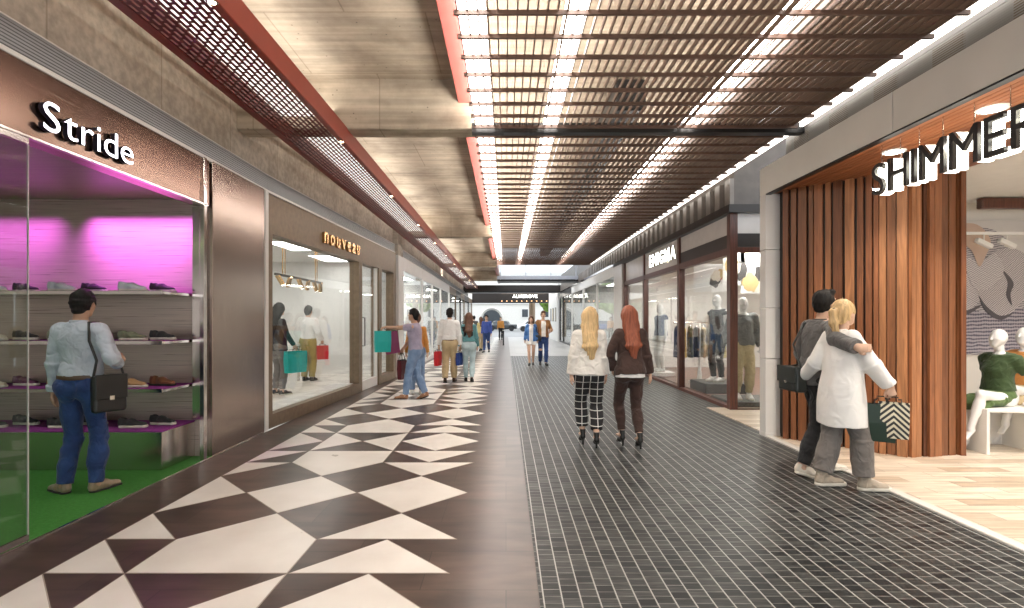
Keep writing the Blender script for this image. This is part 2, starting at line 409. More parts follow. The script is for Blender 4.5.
# ------------------------------------------------------------------ lettering
def glyph(ch, depth, off=0.0):
    cu = bpy.data.curves.new('letter', 'FONT'); cu.body = ch; cu.size = 1; cu.extrude = depth/2; cu.offset = off; cu.resolution_u = 4
    o = bpy.data.objects.new('letter', cu); COL.objects.link(o)
    bpy.context.view_layer.update(); dg = bpy.context.evaluated_depsgraph_get()
    me = bpy.data.meshes.new_from_object(o.evaluated_get(dg)); bpy.data.objects.remove(o); bpy.data.curves.remove(cu)
    co = np.zeros(len(me.vertices)*3); me.vertices.foreach_get('co', co)
    return me, co.reshape(-1, 3)
def lettering(word, parent, origin, xd, height, width, depth, front, side, back=None, back_depth=0, off=.0, gap=.09, ref='E'):
    """letters as one part each, standing on a line from origin along xd (unit); the face looks along xd x up"""
    x = 0; items = []
    rm, rc = glyph(ref, .1, off); cap = rc[:,1].max()-rc[:,1].min(); bpy.data.meshes.remove(rm)
    for ch in word:
        if ch == ' ': x += .3; continue
        me, co = glyph(ch, .02, off); x0, x1 = co[:,0].min(), co[:,0].max(); bpy.data.meshes.remove(me)
        items.append((ch, x - x0)); x += (x1-x0) + gap
    sx = width/(x-gap); sz = height/cap
    xd = Vector(xd).normalized(); nd = xd.cross(Vector((0,0,1)))
    def one(ch, px, dep, push, mats, name, par):
        me, co = glyph(ch, .02, off)
        zz = (co[:,2]/.02)*dep + push
        P = [Vector(origin) + xd*((c[0]+px)*sx) + Vector((0,0,1))*(c[1]*sz) + nd*z for c, z in zip(co, zz)]
        me.vertices.foreach_set('co', np.array([tuple(p) for p in P], np.float32).ravel()); me.materials.clear()
        for m in mats: me.materials.append(m)
        me.update()
        for p in me.polygons: p.material_index = 0 if p.normal.dot(nd) > .8 else 1
        return link(name, me, par)
    for ch, px in items:
        o = one(ch, px, depth, 0, (front, side), 'letter', parent)
        if back: one(ch, px, back_depth, -(depth+back_depth)/2-.002, (back, back), 'glow_back', o)
# ================================================================== materials of the place
M_conc   = concrete('board marked concrete', (.56,.475,.365), (.31,.25,.185))
M_concw  = concrete('concrete wall', (.58,.51,.42), (.36,.30,.235), holes=False)
M_brown  = brick_mat('brown stone floor', (.050,.031,.025), (.080,.051,.040), (.026,.018,.014), .96, .484, .003, rough=.30, streak=(2.2,7,1), streak_amt=.45, bump=.05)
M_white_t= mat('white stone inlay', (.82,.785,.73), rough=.3, var=.06, scale=2.5, rvar=.06, col2=(.73,.69,.63))
M_grout  = mat('pale grout', (.42,.36,.31), rough=.7)
def _lines(nt, src, so):
    tc = N(nt, 'ShaderNodeTexCoord'); sp = N(nt, 'ShaderNodeSeparateXYZ'); L(nt, tc, 'Object', sp, 'Vector')
    dv = N(nt, 'ShaderNodeMath', operation='DIVIDE'); dv.inputs[1].default_value=.1; L(nt, sp, 'X', dv, 0)
    fr = N(nt, 'ShaderNodeMath', operation='FRACT'); L(nt, dv, 0, fr, 0)
    lt = N(nt, 'ShaderNodeMath', operation='LESS_THAN'); lt.inputs[1].default_value=.065; L(nt, fr, 0, lt, 0)
    mx = N(nt, 'ShaderNodeMix', data_type='RGBA'); mx.inputs['B'].default_value=(.40,.40,.38,1)
    L(nt, lt, 0, mx, 'Factor'); L(nt, src, so, mx, 'A'); return mx, 'Result'
M_dtile  = brick_mat('dark slate tiles', (.004,.005,.007), (.046,.048,.046), (.16,.16,.15), .072, .1, .0032, rot=math.pi/2, rough=.42, spec=.28, offset=.37, streak=(7,90,1), streak_amt=.75, bump=.08, extra=_lines)
M_ftile  = brick_mat('pale grey paving', (.33,.32,.31), (.40,.39,.38), (.25,.25,.25), .9, .6, .006, rough=.35)
M_plank  = brick_mat('beige floor planks', (.66,.57,.46), (.36,.25,.155), (.32,.25,.18), .62, .155, .003, rough=.32, offset=.43, streak=(2.5,26,1), streak_amt=.22, bias=-.32)
M_kerb   = mat('pale kerb stone', (.62,.60,.56), rough=.5, var=.05)
M_carpet = mat('green carpet', (.055,.27,.035), rough=.95, var=.25, scale=40, bump=.6, bscale=350, col2=(.035,.19,.022))
M_fascia = brushed('brushed copper fascia', (.29,.195,.155), .24, 'y', .3, .12)
M_bwall  = brushed('brushed warm metal panel', (.46,.375,.325), .30, 'x', .3, .16, metal=.45)
M_bceil  = mat('carpet reflection tinted ceiling', (.17,.235,.085), .35, var=.15, scale=1, stretch=(1,40,1))  # green reflection of the carpet put into the ceiling's base colour
M_pillar = brushed('brushed steel cladding', (.40,.32,.275), .24, 'z', .3, .12)
M_steel  = mat('polished steel', (.62,.58,.55), rough=.16, metal=1, var=.05)
M_dark   = mat('dark bronze metal', (.022,.016,.013), rough=.4, var=.1)
M_black  = mat('black metal', (.012,.012,.013), rough=.4)
M_white  = mat('white paint', (.80,.79,.77), rough=.5, var=.03)
M_offw   = mat('off white panel', (.80,.77,.72), rough=.42, var=.04, scale=2)
M_grey   = mat('grey panel', (.30,.29,.285), rough=.5, var=.05)
M_red    = mat('dark red painted steel', (.20,.022,.012), rough=.4, var=.08)
M_red2   = mat('brick red painted steel', (.30,.048,.028), rough=.38, var=.06)
M_redrose= mat('rose red painted steel', (.36,.085,.07), rough=.4, var=.06)
M_perf   = slot_alpha('slotted dark red sheet', (.13,.012,.009), .11, .05, .0155)
M_grille = stripe_alpha('grey ribbed grille', (.46,.47,.47), 'Z', .024, .58, rough=.38, metal=.4)
M_grille2= stripe_alpha('pale ribbed grille', (.36,.35,.33), 'Z', .02, .6, rough=.4, metal=.2)
M_blade  = mat('bronze louvre blade', (.15,.088,.066), rough=.42, var=.2, scale=3)
M_led    = emit('led strip light', (1.0,.95,.90), 1.5)
M_led2   = emit('led line light', (1.0,.95,.88), 19)
M_led3   = emit('led line light soft', (1.0,.95,.88), 3.2)
M_lamp   = emit('warm lamp lens', (1.0,.78,.45), 22)
M_lampw  = emit('white lamp lens', (1.0,.93,.82), 30)
M_panel2 = emit('soft ceiling light panel', (1.0,.97,.93), 9)
M_panel3 = emit('bright ceiling light panel', (1.0,.96,.9), 34)
M_panel  = emit('shop ceiling light panel', (1.0,.96,.9), 16)
M_glass  = glass('shopfront glass', (.97,.985,.98), .85)
M_glassd = glass('greenish shop glass', (.90,.93,.90), 1.5)
M_fglass = glass('bright far glass', (.93,.95,.97), 1.0)
M_bronze = mat('bronze shopfront frame', (.215,.155,.10), rough=.42, metal=.35, var=.12, scale=14, bump=.06)
M_sill   = mat('white sill', (.82,.80,.77), rough=.35, var=.03)
M_mahog  = mat('mahogany stained timber', (.10,.032,.02), rough=.32, var=.35, scale=4, stretch=(14,14,1))
M_wood   = island_mat('cedar slats', [(.085,.028,.012),(.27,.10,.042),(.40,.18,.078),(.17,.058,.024),(.33,.135,.055),(.12,.042,.018)], .4, (18,18,1.1), .32, 1.6)
M_soff   = island_mat('cedar soffit boards', [(.22,.072,.032),(.36,.14,.062),(.28,.10,.045)], .42, (22,1.2,22), .22, 1.6)
M_colw   = mat('white column cladding', (.74,.72,.69), rough=.32, var=.02)
M_poster = mat('print background', (.62,.60,.585), rough=.5, var=.03)

# ================================================================== floors
o = struct('floor', MB().box(-3.22, .18, -6, 46, -.12, -.002), M_brown)
o = struct('floor', MB().box(.18, 3.33, -6, 21.8, -.12, 0).box(3.33, 4.0, 6.85, 21.8, -.12, 0), M_dtile)
struct('floor', MB().box(.18, 5.5, 21.8, 46, -.12, 0), M_ftile)
struct('floor', MB().box(-5.5, -3.22, 14, 46, -.12, 0.0), M_ftile)
# inlaid pattern on a lattice of 0.48 m squares, repeating every 8 rows
PAT = [[(0,4),(0,2),(1,3)],[(0,1),(1,1),(0,2)],[(0,0),(1,0),(0,1)],[(1,0),(3,0),(3,1),(2,2),(1,1)],[(3,0),(5,0),(4,1)],
       [(3,1),(5,1),(4,2)],[(3,3),(4,2),(5,3),(4,4)],[(1,3),(2,2),(3,3),(2,4)],[(3,5),(4,4),(5,5)],[(1,5),(2,4),(3,5),(3,6),(1,6)],
       [(3,6),(4,5),(5,6)],[(0,5),(0,4),(1,5)],[(0,5),(1,6),(0,6)],[(0,6),(1,7),(0,8)],[(1,6),(2,7),(1,8)],[(3,6),(3,8),(2,7)],[(4,6),(5,7),(4,8),(3,7)]]
PX, PY, PS = -2.74, 3.09, .482
inl = MB(); gr = MB()
def shrink(P, d):
    c = Vector((sum(p[0] for p in P)/len(P), sum(p[1] for p in P)/len(P))); n = len(P); out = []
    for i in range(n):
        a, b, e = Vector(P[i-1]), Vector(P[i]), Vector(P[(i+1)%n])
        d1 = (b-a).normalized(); d2 = (e-b).normalized(); n1 = Vector((-d1.y, d1.x)); n2 = Vector((-d2.y, d2.x))
        den = 1 + n1.dot(n2); out.append(b + (n1+n2)*(d/max(den,.25)))
    return out
for rep in range(-2, 11):
    for P in PAT:
        Q = [(PX+PS*i, PY+PS*(j+8*rep)) for i, j in P]
        area = sum(Q[i][0]*Q[(i+1)%len(Q)][1]-Q[(i+1)%len(Q)][0]*Q[i][1] for i in range(len(Q)))
        if area < 0: Q = Q[::-1]
        Q = [Vector(q) for q in Q]
        gr.add([(q.x, q.y, -.0008) for q in shrink(Q, .0)], [tuple(range(len(Q)))])
        inl.add([(q.x, q.y, .0008) for q in shrink(Q, .007)], [tuple(range(len(Q)))])
fi = struct('floor', gr, M_grout)
inl.build('white_inlay', M_white_t, fi)
struct('floor', MB().box(-8.5, -3.22, -6, 5.8, -.12, .003), M_carpet)
struct('floor', MB().box(3.42, 9.5, -6, 8.9, -.12, .012), M_plank)
struct('trim_1', MB().box(3.33, 3.42, -6, 6.85, -.12, .02, bev=.006), M_kerb)
struct('trim_2', MB().box(-3.225, -3.205, -6, 7.0, -.05, .006), M_steel)

# ================================================================== ceiling, beams, upper walls
struct('ceiling', MB().box(-3.6, -.42, -2.5, 38, 4.45, 4.7), M_conc)
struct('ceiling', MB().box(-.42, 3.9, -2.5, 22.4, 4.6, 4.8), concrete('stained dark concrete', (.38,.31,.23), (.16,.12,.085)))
for y in (6.4, 14.7, 23.0, 31.2):
    struct('beam', MB().box(-3.6, -.40, y, y+.30, 3.84, 4.5, bev=.012), M_conc)
    bm = MB().box(-.40, 3.7, y-.02, y+.14, 3.93, 4.25) if y < 22 else None
def wallseg(mb, a, b, z0, z1, t, out=1):
    """vertical slab between plan points a and b, thickness t away from the walkway (to the left)"""
    a, b = Vector(a), Vector(b); d = (b-a).normalized(); n = Vector((-d.y, d.x))*t
    mb.prism([(a.x,a.y),(b.x,b.y),(b.x+n.x,b.y+n.y),(a.x+n.x,a.y+n.y)], z0, z1)
Lp = [(-3.24,-4),(-3.24,7.1),(-2.90,13.55),(-2.87,40)]
up = MB()
for i in range(3): wallseg(up, (Lp[i][0]-.06, Lp[i][1]), (Lp[i+1][0]-.06, Lp[i+1][1]), 3.46, 4.46, .3)
struct('wall_left', up, M_concw)
g = MB(); gb = MB(); gt = MB()
for i in range(3):
    wallseg(g, Lp[i], Lp[i+1], 3.27, 3.47, .008); wallseg(gb, (Lp[i][0]-.05, Lp[i][1]), (Lp[i+1][0]-.05, Lp[i+1][1]), 3.2, 3.48, .05)
    wallseg(gt, (Lp[i][0]+.012, Lp[i][1]), (Lp[i+1][0]+.012, Lp[i+1][1]), 3.235, 3.268, .06); wallseg(gt, (Lp[i][0]+.006, Lp[i][1]), (Lp[i+1][0]+.006, Lp[i+1][1]), 3.468, 3.478, .03)
gg = struct('wall_left', gb, M_dark); g.build('vent_grille', M_grille, gg); gt.build('grille_rail', M_offw, gg)

# red slotted service tray
t = empty('service_tray', (-2.3, 3.5, 3.65), label='long dark red slotted metal tray hung under the concrete ceiling', cat='tray')
T = Matrix.Translation((2.3, -3.5, -3.65))
MB(T).add([(-2.6,-3,3.655),(-2.02,-3,3.655),(-2.02,40,3.655),(-2.6,40,3.655)], [(0,1,2,3)]).build('slotted_sheet', M_perf, t)
# sheet coordinates must be local to the sheet: the rail boxes share them
MB(T).box(-2.68, -2.60, -3, 40, 3.65, 3.86).build('side_rail', M_red, t)
MB(T).box(-2.02, -1.945, -3, 40, 3.645, 3.86, bev=.006).build('side_rail', M_red2, t)
q = empty('led_strip', (-2.55, 15, 4.0), label='white light strip shining inside the red slotted tray', cat='light')
boxo('housing', (-.22, .22, -18, 22, .02, .05), M_red, q); boxo('diffuser', (-.20, .20, -18, 22, 0, .02), M_led, q)
for k in range(13):
    y = 3.52+2.757*k
    d = empty('downlight', (-1.983, y, 3.645), label='small warm downlight under the red tray edge, %s along the walkway' % ordinal(k), cat='light', group='downlights along the red tray')
    MB().lathe([(.0,-.004),(.026,-.004),(.036,-.006),(.04,0)], n=14).build('trim_ring', M_steel, d)
    MB().lathe([(0,-.006),(.026,-.005)], n=14).build('lens', M_lamp, d)

# red steel channel between concrete and louvres
for a, b in ((-2.5, 6.4), (6.7, 14.7), (15.0, 23.0), (23.3, 31.2), (31.5, 38)):
    struct('beam', MB().box(-.585, -.425, a, b, 4.16, 4.46, bev=.006), M_redrose)

# louvre ceiling
LX0, LX1 = -.40, 3.52
for bay, (a, b) in enumerate(((-2.2, 6.36), (6.56, 22.3))):
    lv = empty('louvre_ceiling', (1.5, a, 3.85), label=['near bay of bronze louvre ceiling under glowing light lines, before the black cross beam','long far bay of bronze louvre ceiling beyond the black cross beam'][bay], cat='ceiling')
    T = Matrix.Translation((-1.5, -a, -3.85)); m = MB(T); x = LX0+.03
    while x < LX1: m.box(x-.005, x+.005, a, b, 3.84, 3.89); x += .0765
    m.build('slat_panel', M_blade, lv)
    m = MB(T); y = 3.963-.334*20
    while y < b:
        if y > a: m.box(LX0, LX1, y-.012, y+.012, 3.815, 3.85)
        y += .334
    m.build('cross_slat', M_blade, lv)
struct('beam', MB().box(-.42, 3.66, 6.40, 6.52, 3.80, 3.92), M_black)
tag(MB().box(1.42, 1.8, 6.7, 22, 4.2, 4.597, bev=.02).build('air_duct', M_black), 'dark air duct running lengthwise above the far louvres', 'duct')
for nm, x, z, w, lab in (('a', -.27, 3.90, .11, 'bright light line above the louvres beside the rose red channel'),
                     ('b', .54, 3.90, .075, 'bright light line above the louvres, between the red channel and the dark duct'),
                     ('c', 2.24, 3.90, .055, 'bright light line above the louvres, on the timber shop side of the dark duct'),
                     ('d', 3.62, 3.87, .02, 'exposed bright light line along the timber shop edge of the louvre ceiling')):
    q = empty('led_strip', (x, 0, z), label=lab, cat='light', group='light lines of the louvre ceiling')
    boxo('end_cap', (-w-.004, w+.004, -2.21, -2.19, -.002, .062), M_white, q); boxo('end_cap', (-w-.004, w+.004, 22.19, 22.21, -.002, .062), M_white, q); boxo('diffuser', (-w, w, -2.2, 22.2, 0, .06), M_led2 if nm != 'd' else M_led3, q)

# ================================================================== shoe shop (left)
struct('wall_left', MB().box(-8.5, -3.33, 5.745, 5.95, 0, 2.83), M_bwall)
struct('wall_left', MB().box(-8.6, -8.5, -6, 5.95, 0, 2.83), M_bwall)
struct('ceiling', MB().box(-8.5, -3.30, -6, 5.95, 2.83, 2.93), M_bceil)
struct('wall_left', MB().box(-3.40, -3.24, -4, 5.70, 2.74, 3.24, bev=.004), M_fascia)
struct('trim_3', MB().box(-3.25, -3.215, -4, 5.64, 2.73, 2.745), M_steel)
w = struct('window_1', MB().box(-3.245, -3.225, -4, 3.53, .01, .05).box(-3.245, -3.225, -4, 3.53, 2.69, 2.74), M_steel)
boxo('glass_pane', (-3.24, -3.23, -4, 3.53, .05, 2.69), M_glassd, w); boxo('polished_edge', (-3.2405, -3.2295, 3.53, 3.534, .01, 2.74), M_sill, w)
struct('column', MB().box(-3.265, -3.215, 5.56, 5.615, 0, 3.24, bev=.004), M_steel)
struct('column', MB().box(-3.33, -3.225, 5.74, 6.97, 0, 3.25, bev=.006), M_pillar)
struct('wall_left', MB().box(-3.40, -3.30, 5.66, 5.738, 0.42, 2.73), M_steel)
struct('trim_4', MB().box(-3.3, -3.215, 6.985, 7.075, 0, 3.24, bev=.004), M_offw)

# ================================================================== bronze framed shop (left, slightly turned front)
P0 = Vector((-3.28, 7.13, 0)); P1 = Vector((-2.87, 13.5, 0)); ud = (P1-P0).normalized()
FM = Matrix(((ud.x, -ud.y, 0, P0.x), (ud.y, ud.x, 0, P0.y), (0, 0, 1, 0), (0, 0, 0, 1)))     # u along front, v into the shop
def fu(y): return (y-7.13)/ud.y
U = [fu(v) for v in (7.13, 7.27, 10.75, 10.95, 12.1, 12.3, 13.3, 13.5)]
w = struct('window_2', MB(FM).box(U[0],U[1],-.02,.18,0,2.70).box(U[2],U[3],-.02,.18,0,2.70).box(U[4],U[5],-.02,.18,0,2.70).box(U[6],U[7],-.02,.18,0,2.70)
    .box(U[0],U[7],-.02,.2,2.70,3.235).box(U[1],U[2],-.02,.18,0,.19).box(U[5],U[6],-.02,.18,0,.19), M_bronze)
MB(FM).box(U[3]+.03,U[4]-.03,.02,.10,.0,.2).box(U[3],U[3]+.035,.02,.1,0,2.7).box(U[4]-.035,U[4],.02,.1,0,2.7).build('door_frame', M_sill, w)
MB(FM).box(U[1],U[2],.08,.09,.19,2.7).box(U[3],U[4],.06,.07,.2,2.7).box(U[5],U[6],.08,.09,.19,2.7).build('glass_pane', M_glass, w)
MB(FM).box(U[1],U[2],.10,.5,.10,.20).build('sill', M_sill, w)
MB(FM).tube([(U[3]+.16,.03,.95),(U[3]+.16,-.02,.95),(U[3]+.16,-.02,1.55),(U[3]+.16,.03,1.55)], .012, 8).build('handle', M_dark, w)
struct('floor', MB().prism([(-9,7.0),(-3.42,7.0),(-3.01,13.6),(-9,13.6)], -.1, .10), M_white_t)
struct('wall_left', MB().box(-9.1, -9, 6.97, 13.7, 0, 3.2).box(-9.1, -3.3, 6.985, 7.05, 0, 3.2).box(-9.1, -3.0, 13.55, 13.65, 0, 3.2), M_white)
struct('ceiling', MB().prism([(-9,7.0),(-3.48,7.0),(-3.07,13.6),(-9,13.6)], 3.0, 3.1), M_white)
for i, (x, y) in enumerate(((-4.2,8.2),(-4.2,10.4),(-4.2,12.5),(-6.8,8.6),(-6.8,11.6))):
    q = empty('ceiling_light', (x, y, 3.0), label='white ceiling light panel in the bronze framed shop, %s' % ['front row near end','front row middle','front row far end','rear row near end','rear row far end'][i], cat='light', group='light panels of the bronze framed shop')
    boxo('frame', (-.34,.34,-.64,.64,-.03,0), M_white, q); boxo('diffuser', (-.3,.3,-.6,.6,-.036,-.03), M_panel2, q)
# white column, then the run of white framed shops
struct('column', MB().box(-3.4, -2.80, 13.62, 14.3, 0, 3.2, bev=.008), M_colw)
struct('column', MB().box(-3.4, -2.82, 13.62, 14.3, 3.2, 3.9, bev=.008), M_concw)
struct('ceiling', MB().box(-8, -2.95, 14.3, 44, 3.02, 3.2), M_white)
struct('wall_left', MB().box(-8.1, -8.0, 14.3, 44, 0, 3.1).box(-8, -3.1, 20.3, 20.4, 0, 3.05).box(-8, -3.1, 29.8, 29.9, 0, 3.05), M_white)
struct('wall_left', MB().box(-8, -2.87, 44, 44.2, 0, 4.4), M_offw)
ys = [14.3, 17.9, 20.4, 23.0, 26.4, 29.9, 33.0, 36, 40, 44]
for i in range(9):
    a, b = ys[i], ys[i+1]; fm = M_white if i < 4 else (M_black if i % 2 else M_bronze)
    w = struct('window_%d' % (3+i), MB().box(-2.944,-2.856,a,a+.07,0,3.224).box(-2.944,-2.856,b-.03,b,0,3.224).box(-2.94,-2.86,a,b,2.88,3.22).box(-2.94,-2.86,a,b,0,.14), fm)
    boxo('glass_pane', (-2.905,-2.895,a+.07,b-.03,.14,2.88), M_glass, w)
for i, (y, x) in enumerate(((15.6,-3.9),(18.9,-3.9),(22.4,-3.9),(25.8,-3.9),(31,-3.9),(36,-3.9),(41,-3.9))):
    q = empty('ceiling_light', (x, y, 3.02), label='white ceiling light panel in the white framed shops, %s from the white column' % ordinal(i), cat='light', group='light panels of the white framed shops')
    boxo('frame', (-.44,.44,-.84,.84,-.03,0), M_white, q); boxo('diffuser', (-.4,.4,-.8,.8,-.036,-.03), M_panel, q)

# ================================================================== timber fronted shop (right)
struct('beam', MB().box(3.33, 3.42, -4, 4.495, 3.12, 3.47, bev=.004).box(3.33, 3.42, 4.505, 6.85, 3.12, 3.47, bev=.004).box(3.42, 3.70, -4, 6.85, 3.40, 3.465), M_offw)
struct('trim_5', MB().box(3.335, 3.40, -4, 6.85, 3.105, 3.12), M_black)
struct('column', MB().box(3.33, 3.52, 6.70, 6.85, .02, 1.0, bev=.004).box(3.33, 3.52, 6.70, 6.85, 1.006, 1.65, bev=.004).box(3.33, 3.52, 6.70, 6.85, 1.656, 2.40, bev=.004).box(3.33, 3.52, 6.70, 6.85, 2.406, 3.12, bev=.004).box(3.325, 3.525, 6.695, 6.855, 0, .05), M_colw)
w = struct('wall_right', MB().box(3.70, 3.85, -4, 6.9, 3.2, 4.6), M_grey)
MB().box(3.672, 3.68, -4, 6.85, 3.46, 3.84).build('vent_grille', M_grille2, w)
mp_ = MB()
for k in range(9): mp_.box(3.676, 3.699, .6+.72*k, .9+.72*k, 3.5, 3.82)
mp_.build('vent_opening', M_bronze, w)
s = struct('ceiling', MB().box(3.42, 5.0, -4, 6.9, 3.16, 3.2), M_dark)
m = MB(); x = 3.405
while x < 4.95: m.box(x, x+.052, -4, 6.85, 3.135, 3.16); x += .06
m.build('soffit_slats', M_soff, s)
struct('ceiling', MB().box(4.95, 9.5, -6, 8.9, 3.13, 3.3), M_white)
# slatted timber pod: two planes meeting at a corner
A, B, C = Vector((3.52, 6.60)), Vector((4.38, 5.68)), Vector((5.0, 5.8))
wb = MB(); ws = MB()
def slats(a, b, ws, seed):
    r = random.Random(seed); d = (b-a); ln = d.length; d.normalize(); n = Vector((d.y, -d.x)); u = 0
    while u < ln-.01:
        wd = min(r.choice((.045,.06,.075,.09)), ln-u); th = r.choice((.03,.04,.055)); p = a+d*u; q = a+d*(u+wd)
        ws.prism([(p.x,p.y),(p.x+n.x*th,p.y+n.y*th),(q.x+n.x*th,q.y+n.y*th),(q.x,q.y)][::-1], .012, 3.14)
        u += wd + r.choice((.008,.016,.028))
slats(A, B, ws, 3); slats(B, C, ws, 8)
wb.prism([(A.x,A.y),(B.x,B.y),(C.x,C.y),(C.x,C.y+.12),(B.x+.02,B.y+.14),(A.x,A.y+.15)], .012, 3.15)
w = struct('wall_right', wb, M_dark); ws.build('timber_slats', M_wood, w)
MB().box(4.99, 5.045, 5.72, 5.95, .012, 3.14).build('end_post', M_wood, w)
struct('wall_right', MB().box(3.75, 9.6, 7.25, 7.4, 0, 3.2), M_offw)
struct('wall_right', MB().box(9.5, 9.6, -6, 7.4, 0, 3.2), M_offw)

M_fin2 = mat('brown grey fascia', (.13,.11,.095), .45)
# ================================================================== dark framed shop (right, further on)
EX = 3.75
w = MB()
for y in (8.65, 11.2, 14.05, 16.35): w.box(EX-.036, EX+.09, y, y+.13, 0, 3.268)
w.box(EX-.03, EX+.085, 8.66, 16.4, 2.59, 2.709).box(EX-.03, EX+.085, 8.66, 16.4, 0, .06)
w.box(EX+.09, 6.2, 8.655, 8.72, 2.62, 2.709).box(4.55, 4.63, 8.65, 8.715, 0, 2.62).box(EX+.09, 4.55, 8.655, 8.72, 0, .03)
w = struct('window_12', w, M_mahog)
MB().box(EX+.02, EX+.03, 8.78, 11.2, .06, 2.59).box(EX+.02, EX+.03, 11.33, 14.05, .06, 2.59).box(EX+.02, EX+.03, 14.18, 16.35, .06, 2.59).box(EX+.092, 4.548, 8.68, 8.69, .03, 2.62).build('glass_pane', M_glass, w)
MB().box(EX, EX+.04, 8.79, 11.19, 2.938, 3.26).box(EX, EX+.04, 11.33, 14.05, 2.72, 3.27).box(EX, EX+.04, 14.18, 16.35, 2.72, 3.27).box(EX+.092, 6.2, 8.66, 8.7, 2.938, 3.26).build('transom_panel', mat('satin white glass', (.66,.63,.61), .22, var=.04), w)
MB().box(EX-.01, EX+.05, 8.79, 11.19, 2.712, 2.935).box(EX+.092, 6.2, 8.657, 8.71, 2.712, 2.935).build('brown_spandrel', M_dark, w)
struct('trim_6', MB().box(EX-.09, EX+.2, 8.56, 17.8, 3.27, 3.40).box(EX+.2, 6.2, 8.56, 8.75, 3.27, 3.40), M_dark)
m = MB(); y = 8.7
while y < 36: m.box(EX-.02, EX+.05, y, y+.2, 3.40, 3.86); y += .42
w = struct('wall_right', MB().box(EX+.05, EX+.2, 8.7, 36, 3.395, 4.6).box(EX+.2, 6.2, 8.7, 8.85, 3.395, 4.6), M_fin2); m.build('fascia_fins', mat('grey bronze fin', (.24,.21,.185), .4), w)
struct('trim_7', MB().box(EX-.06, EX-.02, 16.4, 36, 3.36, 3.44), M_steel)
struct('floor', MB().box(4.0, 9.5, 8.9, 16.4, -.1, .02), mat('red brown shop floor', (.17,.075,.045), .3, var=.25, scale=5, stretch=(1,6,1)))
struct('floor', MB().box(3.45, 4.0, 6.9, 8.62, -.1, .006), M_kerb)
struct('wall_right', MB().box(9.0, 9.1, 8.7, 16.4, 0, 3.3).box(3.9, 9, 16.45, 16.6, 0, 3.3), M_offw)
struct('ceiling', MB().box(3.86, 9.0, 8.74, 16.5, 2.98, 3.1), M_offw)
for i, (x, y) in enumerate(((4.7,9.6),(4.7,12),(4.7,14.6),(6.8,10.5),(6.8,13.6))):
    q = empty('ceiling_light', (x, y, 2.98), label='white ceiling light panel in the mahogany framed shop, %s' % ['front row near end','front row middle','front row far end','rear row near end','rear row far end'][i], cat='light', group='light panels of the mahogany framed shop')
    boxo('frame', (-.34,.34,-.5,.5,-.03,0), M_white, q); boxo('diffuser', (-.3,.3,-.46,.46,-.036,-.03), M_panel3, q)
struct('column', MB().box(3.66, 4.3, 16.5, 17.75, 0, 3.3, bev=.01), M_colw)
ys = [17.75, 21.4, 25.2, 29.6, 34.0, 36.2]
for i in range(5):
    a, b = ys[i], ys[i+1]; fm = M_white if i < 3 else M_black
    w = struct('window_%d' % (13+i), MB().box(EX-.044,EX+.064,a,a+.08,0,3.355).box(EX-.044,EX+.064,b-.04,b,0,3.355).box(EX-.04,EX+.06,a,b,3.0,3.36).box(EX-.04,EX+.06,a,b,0,.1), fm)
    boxo('glass_pane', (EX, EX+.01, a+.08, b-.04, .1, 3.0), M_glass, w)
struct('floor', MB().box(EX+.01, 9.5, 16.6, 36.2, -.1, .012), M_ftile)
struct('wall_right', MB().box(8.8, 8.9, 16.6, 36.2, 0, 3.3).box(3.9, 8.8, 36.2, 36.35, 0, 3.3).box(3.9,8.8,25.1,25.2,0,3.3), M_white)
struct('ceiling', MB().box(EX+.08, 8.8, 16.6, 36.2, 3.1, 3.2), M_white)
for i, y in enumerate((19.4, 23.2, 27.4, 31.8)):
    q = empty('ceiling_light', (5.0, y, 3.1), label='white ceiling light panel in the clear glass shops, %s from the white column' % ordinal(i), cat='light', group='light panels of the clear glass shops')
    boxo('frame', (-.44,.44,-.84,.84,-.03,0), M_white, q); boxo('diffuser', (-.4,.4,-.8,.8,-.036,-.03), M_panel, q)
struct('wall_right', MB().box(3.62, 3.8, 36.3, 44.5, 0, 4.2), M_white)

# ================================================================== far end: bridges, portal and the street
M_conc2 = mat('bridge edge', (.42,.44,.50), rough=.4, var=.05)
for i, (y, z0, z1) in enumerate(((27.0, 3.50, 3.78), (36.0, 3.40, 3.9))):
    b = struct('beam', MB().box(-.45 if i == 0 else -3.2, 3.9, y, y+1.3, z0, z0+.12), M_black)
    boxo('edge_beam', (-.45 if i == 0 else -3.2, 3.9, y-.05, y, z0+.1, z1), M_conc2 if i == 0 else M_dark, b)
    if i == 0:
        boxo('glass_balustrade', (-.4, 3.9, y-.02, y-.005, z1, 4.5), M_fglass, b)
        pm = MB()
        for k in range(4): pm.box(-.3+1.3*k, -.26+1.3*k, y-.06, y, z1-.2, 4.52)
        pm.box(-.4, 3.9, y-.05, y, 4.5, 4.54); pm.build('handrail', M_conc2, b)
pw = struct('beam', MB().box(-4.5, 3.65, 44.2, 45, 2.95, 3.75), M_dark)
boxo('light_slot', (-.4, 3.3, 44.16, 44.2, 3.76, 3.83), M_lampw, pw)
struct('column', MB().tube([(2.35, 47, 0), (2.35, 47, 4.0)], .28, 20), M_bronze)
struct('floor', MB().box(-60, 60, 46, 110, -.2, -.03), mat('street asphalt', (.30,.30,.30), .7, var=.1))
